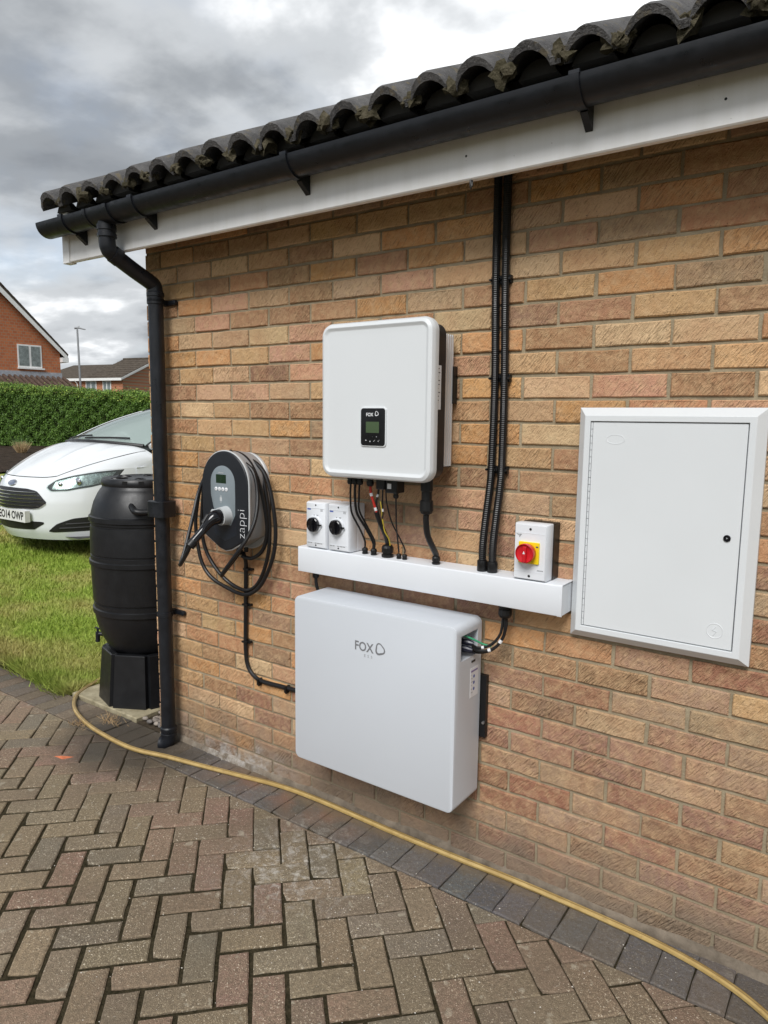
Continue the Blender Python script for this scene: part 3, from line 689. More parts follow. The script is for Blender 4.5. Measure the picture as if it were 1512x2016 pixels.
# ================================================================== EQUIPMENT ON THE WALL
def fox_ring(cx, y, cz, s, mat, parent, tilt=0.0):
    """the rounded three-sided ring beside the name, swelling on one side"""
    mb = MB(); n = 40; ro, ri = [], []
    for k in range(n):
        a = 2*math.pi*k/n; r = 0.5+0.055*math.cos(3*a+0.6)
        x, z = r*math.cos(a)*0.95, r*math.sin(a); ro.append((cx+s*x, cz+s*z))
        r2 = 0.5+0.055*math.cos(3*a+0.6)-0.10-0.075*(1+math.cos(a-R_(250)))*0.5
        ri.append((cx+s*r2*math.cos(a)*0.95, cz+s*r2*math.sin(a)))
    mb.rings([[(p[0], y+.001, p[1]) for p in ro], [(p[0], y, p[1]) for p in ro], [(p[0], y, p[1]) for p in ri], [(p[0], y+.001, p[1]) for p in ri]], False, False)
    return obj('logo_ring', mb.me(), mat, parent, smooth=False)
def gland(x, y, z, r, up, parent, name='cable_gland', mat=None):
    """ribbed cable gland standing on (up=1) or hanging from (up=-1) a face at height z"""
    pr = [(r*1.0, 0), (r*1.08, 0.002), (r*1.08, r*0.55), (r*0.85, r*0.6), (r*0.85, r*0.8), (r*1.05, r*0.85), (r*1.08, r*1.7), (r*0.9, r*2.1), (r*0.55, r*2.3)]
    o = obj(name, MB().lathe([(a, up*b) for a, b in pr], (x, y, z), 'Z', 12, True, True).me(), mat or BLACK, parent); shade(o.data, 25); return o

def inverter():
    X0, X1, Z0, Z1, YF = 1.2455, 1.7025, 1.385, 1.913, -0.217; cx, cz, w, h = (X0+X1)/2, (Z0+Z1)/2, X1-X0, Z1-Z0
    t = thing('solar_inverter', (cx, -0.1, Z0), 'large white solar inverter with small black display panel on the wall', 'inverter')
    b = MB().rrect(cx, cz, w, h, 0.045, [(0.006, -0.176), (0.001, -0.178), (0.0, -0.196), (0.0015, -0.203), (0.006, -0.212), (0.012, YF+0.002), (0.017, YF), (0.0215, YF+0.0015), (0.026, YF+0.0055), (0.030, YF+0.006), (0.05, YF+0.0055)], 10, True)
    obj('cover', b.me(), WHITE, t)
    b = MB().rrect(cx, cz-0.002, w-0.018, h-0.026, 0.038, [(0.004, -0.118), (0, -0.120), (0, -0.177)], 8, True); obj('case', b.me(), DARKG, t)
    # heat sink: core and each vertical fin showing on its flank
    b = MB().box(1.29, 1.656, -0.119, -0.03, 1.436, 1.868); hs = obj('heat_sink', b.me(), ALU, t, smooth=False)
    for k in range(7):
        y = -0.115+0.0135*k
        for x0, x1 in ((1.6565, 1.668), (1.278, 1.2895)): obj('fin', MB().box(x0, x1, y, y+0.008, 1.433, 1.871).me(), ALU, hs, smooth=False)
    b = MB().box(1.30, 1.672, -0.029, -0.003, 1.644, 1.768); obj('wall_bracket', b.me(), BLACK, t, smooth=False)
    b = MB().rrect(1.4735, 1.563, 0.107, 0.132, 0.012, [(0, YF+0.007), (0, YF+0.0025), (0.0015, YF+0.001)], 5); obj('panel_surround', b.me(), WHITE, t)
    b = MB().rrect(1.4735, 1.563, 0.100, 0.125, 0.010, [(0, YF+0.004), (0.0005, YF-0.0002)], 5); dp = obj('display_panel', b.me(), BLACKG, t)
    b = MB().rrect(1.4725, 1.562, 0.054, 0.037, 0.002, [(0, YF), (0, YF-0.0009)], 3); obj('screen', b.me(), LCD, dp)
    obj('lettering', text_mesh('FOX', 0.0158, (1.4605, YF-0.0008, 1.6035), FRONT, bold=0.0003, xs=0.92), INKW, dp, smooth=False)
    fox_ring(1.4895, YF-0.0009, 1.607, 0.0155, INKW, dp)
    for x, sh in ((1.446, 'u'), (1.463, 'd'), (1.480, 'c'), (1.498, 'b')):
        m = MB()
        if sh in 'ud': m.add([(x-.0022, YF-.0008, 1.5165), (x+.0022, YF-.0008, 1.5165), (x, YF-.0008, 1.5215 if sh == 'u' else 1.5115)], [(0, 1, 2)])
        else: m.tube([(x-.003, YF-.0008, 1.517), (x-.001, YF-.0008, 1.5145), (x+.003, YF-.0008, 1.520)], 0.0006, 5, spline=False)
        obj('key_symbol', m.me(), INKW, dp, smooth=False)
    for x in (1.472, 1.489): obj('indicator_lamp', MB().lathe([(0.0012, 0), (0.0008, -.0006)], (x, YF-.0004, 1.5305), 'Y', 8, True, True).me(), INKG if x < 1.48 else INKW, dp)
    b = MB().box(1.6920, 1.6945, -0.1765, -0.1485, 1.622, 1.762); lb = obj('rating_label', b.me(), PAPER, t, smooth=False)
    for k in range(9):
        z = 1.752-0.0125*k; obj('print', MB().box(1.6945, 1.6949, -0.174, -0.160+0.006*math.sin(k*2.3), z-0.0018, z+0.0012).me(), INKG, lb, smooth=False)
    # terminals hanging from the underside
    for x in (1.316, 1.338, 1.360): gland(x, -0.135, 1.380, 0.0108, -1, t, 'terminal')
    gland(1.405, -0.135, 1.382, 0.0125, -1, t, 'terminal'); gland(1.43, -0.115, 1.380, 0.0105, -1, t, 'terminal')
    obj('connector_block', MB().rrect(1.463, 1.372, 0.036, 0.05, 0.004, [(0, -0.10), (0, -0.155), (0.003, -0.158)], 4, True).me(), BLACK, t)
    pl = obj('wifi_dongle', MB().rrect(1.506, 1.366, 0.048, 0.058, 0.004, [(0, -0.105), (0, -0.150), (0.003, -0.153)], 4, True).me(), BLACK, t)
    obj('data_label', MB().box(1.492, 1.508, -0.1545, -0.1532, 1.352, 1.370).me(), PAPER, pl, smooth=False)
    gland(1.512, -0.13, 1.338, 0.009, -1, t, 'terminal')
    b = MB().lathe([(0.021, 0.03), (0.021, -0.03), (0.018, -0.034), (0.018, -0.062), (0.0225, -0.066), (0.0235, -0.098), (0.019, -0.108), (0.011, -0.112)], (1.640, -0.135, 1.385), 'Z', 12, True, True); o = obj('mains_gland', b.me(), BLACK, t); shade(o.data, 25)
inverter()

def trunking():
    X0, X1, Z0, Z1, Y = 1.034, 2.1105, 0.9935, 1.0905, -0.1005
    t = thing('cable_trunking', ((X0+X1)/2, -0.05, Z0), 'long white plastic trunking box running along the wall below the switches', 'trunking')
    b = MB().rings([[(x, 0.0-.003, Z0), (x, -0.094, Z0), (x, -0.094, Z1-0.004), (x, -0.003, Z1-0.004)] for x in (X0+0.002, X1-0.002)]); obj('base', b.me(), WHITE_T, t, smooth=False)
    # clip-on lid with rounded shoulder
    pr = [(-0.0955, Z0-0.0012)]+[(Y+0.0035*(1-math.sin(R_(a))), Z0+0.0035*(1-math.cos(R_(a)))-0.0012) for a in (0, 45, 90)]+[(Y+0.005*(1-math.cos(R_(a))), Z1-0.005+0.005*math.sin(R_(a))) for a in (0, 30, 60, 90)]+[(-0.003, Z1), (-0.003, Z1-0.002), (-0.0945, Z1-0.002)]
    b = MB().rings([[(x, y, z) for y, z in pr] for x in (X0, X1-0.0145)]); obj('lid', b.me(), WHITE_T, t)
    b = MB().rings([[(x, y*1.0-(0.0012 if y < -0.05 else 0), z+(0.0012 if z > 1.05 else -0.0008)) for y, z in pr] for x in (X1-0.014, X1)]); obj('end_cap', b.me(), WHITE_T, t)
    b = MB().rings([[(x, y-(0.0010 if y < -0.05 else 0), z+(0.0010 if z > 1.05 else -0.0006)) for y, z in pr] for x in (X0-0.0015, X0+0.0005)]); obj('end_cap', b.me(), WHITE_T, t)
    for x, r in ((1.329, 0.0105), (1.369, 0.011), (1.431, 0.0205), (1.481, 0.0085), (1.506, 0.0085), (1.637, 0.0135)): gland(x, -0.06, Z1, r, 1, t)
    gland(1.905, -0.06, Z0-0.001, 0.021, -1, t); gland(1.088, -0.06, Z0-0.001, 0.0125, -1, t)
    for x in (1.815, 1.852): obj('conduit_adaptor', MB().lathe([(0.0165, 0.0), (0.0175, 0.002), (0.0175, 0.032), (0.0165, 0.036), (0.0145, 0.037)], (x, -0.058, Z1), 'Z', 16, True, True).me(), BLACK, t)
trunking()

def loose_cable(name, pts, r, label, group=None, mat=None, marks=(), seg=8, cat='cable'):
    mb = MB().tube(pts, r, seg, 7); P = catmull(pts, 7)
    if not marks: return tag(obj(name, mb.me(), mat or CABLE), label, cat, group)
    t = thing(name, tuple(pts[-1]), label, cat, group); obj('sheath', mb.me(), mat or CABLE, t)
    for f, m in marks:
        i = int(f*(len(P)-1)); obj('marker_sleeve', MB().tube([P[i], P[min(i+2, len(P)-1)]], r*1.22, seg, spline=False).me(), m, t)
    return t
zi, zt = 1.362, 1.113
loose_cable('solar_cable', [(1.318, -.135, zi), (1.317, -.135, 1.31), (1.316, -.125, 1.25), (1.324, -.085, 1.185), (1.329, -.062, 1.14), (1.329, -.06, zt)], 0.0036, 'leftmost thin black cable dropping from the inverter into the trunking', 'thin cables under the inverter')
loose_cable('solar_cable', [(1.338, -.135, zi), (1.337, -.134, 1.31), (1.338, -.122, 1.25), (1.352, -.085, 1.19), (1.366, -.062, 1.14), (1.368, -.06, zt)], 0.0046, 'second and thicker of the three black cables at the left under the inverter', 'thin cables under the inverter')
loose_cable('solar_cable', [(1.358, -.135, zi), (1.355, -.134, 1.31), (1.350, -.124, 1.26), (1.362, -.088, 1.195), (1.374, -.064, 1.145), (1.371, -.06, zt)], 0.0036, 'third thin black cable from the left under the inverter', 'thin cables under the inverter')
REDC = plain('red_sheath', (0.50, 0.03, 0.02), 0.4); YG = plain('earth_sheath', (0.55, 0.42, 0.04), 0.45); GRN = plain('green_sheath', (0.03, 0.27, 0.13), 0.45)
loose_cable('battery_cable', [(1.405, -.135, 1.364), (1.408, -.134, 1.33), (1.418, -.128, 1.29), (1.428, -.12, 1.25)], 0.0048, 'short red battery cable with white sleeves under the inverter', mat=REDC, marks=((0.35, PAPER), (0.8, PAPER)))
loose_cable('battery_cable', [(1.43, -.115, 1.364), (1.428, -.118, 1.33), (1.424, -.124, 1.295), (1.432, -.118, 1.25)], 0.0036, 'short thin black cable with one white sleeve beside the red cable', marks=((0.4, PAPER),))
loose_cable('earth_wire', [(1.432, -.11, 1.30), (1.438, -.11, 1.27), (1.442, -.10, 1.20), (1.447, -.075, 1.16), (1.444, -.062, 1.13)], 0.0024, 'thin yellow earth wire running into the largest gland on the trunking', mat=YG, cat='wire')
loose_cable('sleeved_loom', [(1.424, -.123, 1.262), (1.432, -.112, 1.225), (1.436, -.085, 1.18), (1.433, -.064, 1.145), (1.431, -.06, zt+.015)], 0.0085, 'thick black cable loom entering the largest gland on the trunking')
loose_cable('signal_cable', [(1.456, -.13, 1.352), (1.454, -.128, 1.30), (1.452, -.122, 1.262), (1.442, -.11, 1.24)], 0.0028, 'thin black signal cable with white sleeve joining the thick loom', marks=((0.55, PAPER),))
loose_cable('data_cable', [(1.469, -.13, 1.352), (1.472, -.128, 1.30), (1.482, -.11, 1.23), (1.497, -.08, 1.17), (1.507, -.062, 1.13), (1.506, -.06, zt)], 0.0026, 'thin black data cable crossing rightward to the last of the small glands')
loose_cable('data_cable', [(1.512, -.13, 1.325), (1.512, -.128, 1.28), (1.502, -.11, 1.22), (1.488, -.08, 1.165), (1.481, -.06, zt)], 0.0028, 'thin black data cable crossing leftward from the plug with the white label')
loose_cable('mains_cable', [(1.640, -.135, 1.278), (1.638, -.133, 1.25), (1.636, -.118, 1.20), (1.640, -.085, 1.15), (1.637, -.06, zt+.01)], 0.0105, 'thick black mains cable from the right of the inverter into the trunking')
loose_cable('charger_feed', [(1.088, -.06, 0.975), (1.089, -.06, 0.95), (1.093, -.058, 0.925), (1.10, -.045, 0.89), (1.10, -.03, 0.84), (1.10, -.03, 0.50)], 0.0065, 'black cable leaving the left underside of the trunking behind the battery')

def conduit(x0, x1, label):
    r = 0.0135; z0, z1 = 1.12, 2.41; top = (x0, -0.018)
    t = thing('conduit', (x1, -0.058, z0), label, 'conduit', 'corrugated conduits above the trunking')
    path = catmull([(x1, -0.058, z0), (x1, -0.058, 1.18), (x1+0.003, -0.048, 1.27), (x1+0.004, -0.028, 1.37), (x1+0.003, -0.0175, 1.45), (x0+0.008, -0.0165, 1.72), (x0, -0.0165, 2.04), (x0-0.003, -0.0165, 2.41)], 60)
    # corrugation: alternate crest and trough every few millimetres
    L = [0.0]
    for a, b in zip(path, path[1:]): L.append(L[-1]+float(np.linalg.norm(b-a)))
    m = int(L[-1]/0.0033); pts = []; j = 0
    for k in range(m+1):
        s = L[-1]*k/m
        while j < len(L)-2 and L[j+1] < s: j += 1
        f = (s-L[j])/(L[j+1]-L[j]+1e-9); pts.append(path[j]*(1-f)+path[j+1]*f)
    it = iter(range(10**6)); mb = MB()
    mb.tube(pts, r, 10, spline=False, rfun=lambda u: r if int(round(u*m)) % 2 else r*0.92)
    obj('corrugated_pipe', mb.me(False), BLACK, t, smooth=False)
    for z, xx in ((2.037, x0), (1.725, x0+0.008), (1.427, x1+0.003)):
        b = MB().box(xx-0.0175, xx+0.0175, -0.014, 0.002, z-0.012, z+0.012); b.tube([(xx-0.0165, -0.008, z), (xx-0.0165, -0.026, z)], 0.004, 6, spline=False); b.tube([(xx+0.0165, -0.008, z), (xx+0.0165, -0.026, z)], 0.004, 6, spline=False)
        obj('clip', b.me(), BLACK, t)
conduit(1.812, 1.815, 'left of two black corrugated conduits rising from the trunking to the eaves')
conduit(1.846, 1.852, 'right of two black corrugated conduits rising from the trunking to the eaves')

def dc_switch(x0, label):
    X1 = x0+0.103; cx = (x0+X1)/2; Z0, Z1 = 1.0925, 1.272; cz = (Z0+Z1)/2; Y = -0.097
    t = thing('isolator_switch', (cx, -0.05, Z0), label, 'switch', 'white isolators on the trunking')
    obj('back_box', MB().rrect(cx, cz, 0.103, Z1-Z0, 0.004, [(0, -0.003), (0, -0.045), (0.001, -0.046)], 3, True).me(), WHITE_T, t)
    b = MB().rrect(cx, cz, 0.103, Z1-Z0, 0.005, [(0.0006, -0.046), (0, -0.048), (0, Y+0.012), (0.004, Y+0.0015), (0.006, Y)], 3, True); cv = obj('cover', b.me(), WHITE_T, t)
    for z in (Z1-0.012, Z0+0.012): obj('screw', MB().lathe([(0.0035, -.0006), (0.0028, -.0012)], (cx, Y, z), 'Y', 10, True, True).me(), BLACK, cv)
    for zz in (Z1-0.024, Z0+0.024): obj('ridge', MB().box(x0+0.008, X1-0.008, Y-0.0009, Y+.001, zz-0.001, zz+0.001).me(), WHITE_T, cv, smooth=False)
    b = MB().lathe([(0.033, 0.001), (0.033, -0.004), (0.031, -0.006)], (cx-0.004, Y, 1.186), 'Y', 24, True, True); obj('dial_plate', b.me(), WHITE_T, t)
    kn = obj('knob', MB().lathe([(0.0265, -0.006), (0.028, -0.008), (0.028, -0.018), (0.0255, -0.020), (0.0245, -0.016), (0.018, -0.013)], (cx-0.004, Y, 1.186), 'Y', 26, True, True).me(), BLACKG, t)
    obj('grip', MB().rrect(cx-0.004, 1.186, 0.0135, 0.052, 0.005, [(0, Y-.013), (0, Y-0.026), (0.002, Y-0.029)], 4).me(), BLACKG, kn)
    obj('pointer', MB().box(cx+0.022, cx+0.034, Y-0.012, Y-0.006, 1.1835, 1.1885).me(), BLACK, kn, smooth=False)
    obj('brand_mark', MB().box(x0+0.010, x0+0.027, Y-0.0006, Y, 1.2405, 1.2455).me(), INKB, cv, smooth=False)
    for i in range(3):
        for j in range(3): obj('code_block', MB().box(X1-0.028+0.0042*i, X1-0.0252+0.0042*i, Y-0.0005, Y, 1.2375+0.0042*j, 1.2403+0.0042*j).me(), GREY, cv, smooth=False)
    for xa, xb in ((0.010, 0.022), (0.024, 0.033), (0.046, 0.055), (0.057, 0.072), (0.074, 0.084)): obj('fine_print', MB().box(x0+xa, x0+xb, Y-.0005, Y, 1.1108, 1.1138).me(), GREY, cv, smooth=False)
    for xa in (-0.010, 0.004, 0.009): obj('scale_mark', MB().box(cx+xa, cx+xa+0.004, Y-.0005, Y, 1.2195, 1.2235).me(), GREY, cv, smooth=False)
dc_switch(1.0685, 'left of two white isolator switches with black knobs standing on the trunking')
dc_switch(1.1795, 'right of two white isolator switches with black knobs standing on the trunking')
def red_switch():
    x0, x1, Z0, Z1, Y = 1.945, 2.056, 1.0925, 1.272, -0.102; cx, cz = (x0+x1)/2, (Z0+Z1)/2
    t = thing('isolator_switch', (cx, -0.05, Z0), 'grey isolator box with red rotary knob on yellow plate above the trunking', 'switch')
    obj('back_box', MB().rrect(cx+.002, cz, 0.110, Z1-Z0-0.002, 0.003, [(0, -0.003), (0, -0.052)], 3, True).me(), BLACK, t)
    cv = obj('cover', MB().rrect(cx, cz, 0.111, Z1-Z0, 0.004, [(0.0006, -0.052), (0, -0.054), (0, Y+0.010), (0.005, Y)], 3, True).me(), WHITE_T, t)
    for z in (Z1-0.017, Z0+0.014): obj('screw', MB().lathe([(0.0042, -.0006), (0.0034, -.0014)], (cx, Y, z), 'Y', 10, True, True).me(), BLACK, cv)
    for zz in (Z1-0.030, Z0+0.028): obj('ridge', MB().box(x0+0.006, x1-0.006, Y-0.0008, Y+.001, zz-0.0008, zz+0.0008).me(), WHITE_T, cv, smooth=False)
    pl = obj('yellow_plate', MB().rrect(1.999, 1.181, 0.068, 0.068, 0.003, [(0, Y), (0, Y-0.006), (0.001, Y-0.007)], 3).me(), YEL, t)
    kn = obj('knob', MB().lathe([(0.026, -0.007), (0.028, -0.010), (0.0305, -0.026), (0.0305, -0.034), (0.0285, -0.036), (0.027, -0.030), (0.012, -0.027)], (1.997, Y, 1.183), 'Y', 28, True, True).me(), RED, t)
    obj('grip', MB().rrect(1.997, 1.180, 0.0125, 0.050, 0.004, [(0, Y-.026), (0, Y-0.036), (0.002, Y-0.038)], 4).me(), RED, kn)
    obj('arrow', MB().add([(1.993, Y-.0386, 1.182), (2.001, Y-.0386, 1.182), (1.997, Y-.0386, 1.192)], [(0, 1, 2)]).me(), INKW, kn, smooth=False)
    obj('scale_mark', MB().box(2.023, 2.031, Y-.0076, Y-.007, 1.200, 1.2045).me(), INKG, pl, smooth=False)
    lg = MB().add([(1.953, Y-.0006, 1.238), (1.961, Y-.0006, 1.238), (1.963, Y-.0006, 1.232)], [(0, 1, 2)]).add([(1.963, Y-.0006, 1.238), (1.973, Y-.0006, 1.238), (1.964, Y-.0006, 1.226)], [(0, 1, 2)])
    obj('logo', lg.me(), GREY, cv, smooth=False)
    for k in range(5): obj('fine_print', MB().box(2.0265+0.0042*k, 2.0295+0.0042*k, Y-.0005, Y, 1.1252, 1.1290).me(), GREY, cv, smooth=False)
red_switch()

def battery():
    X0, X1, Z0, Z1, YF, YB = 1.1, 1.803, 0.280, 0.925, -0.2, -0.02; cx, cz, w, h = (X0+X1)/2, (Z0+Z1)/2, X1-X0, Z1-Z0
    t = thing('storage_battery', (cx, -0.1, Z0), 'pale grey wall mounted battery box below the white trunking', 'battery')
    # shell with a cable recess cut into the right flank: outline rings plus four flank panels
    b = MB().rrect(cx, cz, w, h, 0.024, [(0.004, YB), (0.0, YB-0.004), (0.0, YF+0.006), (0.0018, YF+0.0018), (0.006, YF)], 8, True)
    sh = obj('shell', b.me(), BATG, t)
    cut = MB().box(X1-0.07, X1+0.03, -0.168, -0.052, 0.802, 0.888); cu = obj('cutter', cut.me(), None, None, smooth=False)
    md = sh.modifiers.new('b', 'BOOLEAN'); md.object = cu; md.operation = 'DIFFERENCE'; md.solver = 'EXACT'
    bpy.context.view_layer.update(); dg = bpy.context.evaluated_depsgraph_get(); m2 = bpy.data.meshes.new_from_object(sh.evaluated_get(dg)); sh.modifiers.clear(); sh.data = m2; shade(m2, 30); bpy.data.objects.remove(cu)
    ink = plain('battery_print', (0.17, 0.175, 0.185), 0.5)
    obj('lettering', text_mesh('FOX', 0.047, (1.4305, YF-.0004, 0.787), FRONT, bold=0.0007, xs=0.88), ink, sh, smooth=False)
    fox_ring(1.5005, YF-.0006, 0.792, 0.043, ink, sh)
    obj('lettering', text_mesh('E  S  S', 0.0145, (1.450, YF-.0004, 0.757), FRONT), GREY, sh, smooth=False)
    lb = obj('rating_label', MB().box(X1-.0002, X1+0.0008, -0.098, -0.042, 0.655, 0.758).me(), PAPER, t, smooth=False)
    obj('print', MB().box(X1+.0008, X1+.0012, -0.095, -0.048, 0.744, 0.750).me(), plain('violet_ink', (0.22, 0.18, 0.35), .5), lb, smooth=False)
    for k in range(6):
        z = 0.735-0.0125*k; obj('print', MB().box(X1+.0008, X1+.0012, -0.093, -0.088+0.004*(k % 3), z-.001, z+.001).me(), GREY, lb, smooth=False)
    for k in range(3):
        z = 0.727-0.022*k; obj('symbol', MB().lathe([(0.006, 0), (0.0035, 0.0003)], (X1+.001, -0.073, z), 'X', 10, True, True).me(), INKB, lb)
    obj('breaker', MB().box(X1-.003, X1+0.0015, -0.093, -0.068, 0.779, 0.785).me(), BLACK, t, smooth=False)
    for k in range(4): obj('indicator_lamp', MB().lathe([(0.0018, 0), (0.001, 0.0008)], (X1, -0.096+0.010*k, 0.793), 'X', 8, True, True).me(), INKW, t)
    obj('wall_bracket', MB().box(1.13, 1.825, -0.0195, -0.003, 0.49, 0.715).me(), BLACK, t, smooth=False)
    obj('bracket_bolt', MB().lathe([(0.005, 0), (0.005, -.006)], (1.818, -0.0195, 0.545), 'Y', 8, True, True).me(), STEEL, t)
    for z, y in ((0.855, -0.115), (0.836, -0.125), (0.823, -0.10)):
        obj('plug', MB().tube([(X1-0.069, y, z), (X1-0.005, y+0.006, z-0.002), (X1+0.012, y+0.012, z-0.006)], 0.0105, 10, spline=False, rfun=lambda u: 0.0115-0.004*u).me(), plain('navy_connector', (0.012, 0.013, 0.03), .4), t)
battery()
loose_cable('battery_cable', [(1.905, -.06, 0.945), (1.906, -.06, 0.92), (1.903, -.062, 0.885), (1.886, -.07, 0.85), (1.862, -.082, 0.832), (1.83, -.098, 0.828), (1.812, -.108, 0.842)], 0.0052, 'outer black cable curving from the trunking gland to the battery side', 'cables to the battery', marks=((0.42, PAPER), (0.66, PAPER)))
loose_cable('battery_cable', [(1.897, -.06, 0.945), (1.897, -.062, 0.92), (1.892, -.066, 0.888), (1.874, -.076, 0.858), (1.85, -.088, 0.842), (1.825, -.10, 0.838), (1.812, -.112, 0.85)], 0.0048, 'inner black cable curving from the trunking gland to the battery side', 'cables to the battery', marks=((0.7, PAPER),))
loose_cable('battery_cable', [(1.909, -.055, 0.945), (1.910, -.058, 0.915), (1.900, -.062, 0.872), (1.876, -.072, 0.838), (1.85, -.08, 0.822), (1.82, -.092, 0.818), (1.808, -.098, 0.824)], 0.0040, 'lowest black cable curving from the trunking gland to the battery side', 'cables to the battery')
loose_cable('earth_wire', [(1.868, -.078, 0.845), (1.84, -.09, 0.852), (1.81, -.108, 0.868), (1.772, -.125, 0.882)], 0.0034, 'thin green earth wire entering the recess in the battery side', mat=GRN, cat='wire')

def cabinet():
    X0, X1, Z0, Z1 = 2.113, 2.622, 0.921, 1.631; cx, cz, w, h = (X0+X1)/2, (Z0+Z1)/2, X1-X0, Z1-Z0; Y = -0.045
    t = thing('meter_cabinet', (cx, -0.02, Z0), 'white meter cabinet with hinged door and black lock', 'cabinet')
    def rect(i, y): return [(X0+i, y, Z0+i), (X1-i, y, Z0+i), (X1-i, y, Z1-i), (X0+i, y, Z1-i)]
    b = MB().rings([rect(0, -0.003), rect(0, -0.020), rect(0.0015, -0.0215), rect(0.0225, Y+0.001), rect(0.0245, Y), rect(0.0395, Y), rect(0.0405, Y+0.001), rect(0.0405, -0.024), rect(0.060, -0.024)], False, False)
    obj('frame', b.me(), CABW, t, smooth=False)
    obj('back', MB().box(X0+0.01, X1-0.01, -0.022, -0.004, Z0+0.01, Z1-0.01).me(), BLACK, t, smooth=False)
    dx0, dx1, dz0, dz1 = X0+0.0475, X1-0.0435, Z0+0.0430, Z1-0.0432
    d = MB().rrect((dx0+dx1)/2, (dz0+dz1)/2, dx1-dx0, dz1-dz0, 0.0015, [(0, -0.026), (0, Y+0.0055), (0.0012, Y+0.004)], 2, True); dr = obj('door', d.me(), CABW, t)
    n = 30
    for k in range(n):
        z = dz0+(dz1-dz0)*(k+0.04)/n; z1 = dz0+(dz1-dz0)*(k+0.96)/n
        obj('hinge_knuckle', MB().tube([(dx0-0.0034, Y+0.005, z), (dx0-0.0034, Y+0.005, z1)], 0.0029, 8, spline=False).me(), CABW, dr)
    lk = obj('lock', MB().lathe([(0.0095, 0.002), (0.0095, -0.003), (0.0078, -0.0045), (0.006, -0.002), (0.001, -0.002)], (2.547, Y+0.004, 1.277), 'Y', 20, True, True).me(), BLACKG, dr)
    obj('key_post', MB().lathe([(0.0028, 0), (0.0022, -0.005)], (2.547, Y+0.002, 1.277), 'Y', 3, True, True).me(), GREY, lk)
    # embossed lightning disc and oval maker's mark
    e = MB(); n = 30; yy = Y+0.004
    e.rings([[(2.533+0.021*k*math.cos(2*math.pi*i/n), y, 1.013+0.021*k*math.sin(2*math.pi*i/n)) for i in range(n)] for k, y in ((1.06, yy), (1.02, yy-.0009), (0.97, yy-.0009), (0.92, yy))], False, False)
    e.tube([(2.536, yy-.0004, 1.026), (2.527, yy-.0004, 1.014), (2.538, yy-.0004, 1.012), (2.530, yy-.0004, 1.000)], 0.0012, 6, spline=False); obj('hazard_emboss', e.me(), CABW, dr)
    e = MB(); e.rings([[(2.229+0.027*k*math.cos(2*math.pi*i/n), y, 1.538+0.0135*k*math.sin(2*math.pi*i/n)) for i in range(n)] for k, y in ((1.05, yy), (1.01, yy-.0008), (0.96, yy-.0008), (0.91, yy))], False, False); obj('oval_emboss', e.me(), CABW, dr)
cabinet()

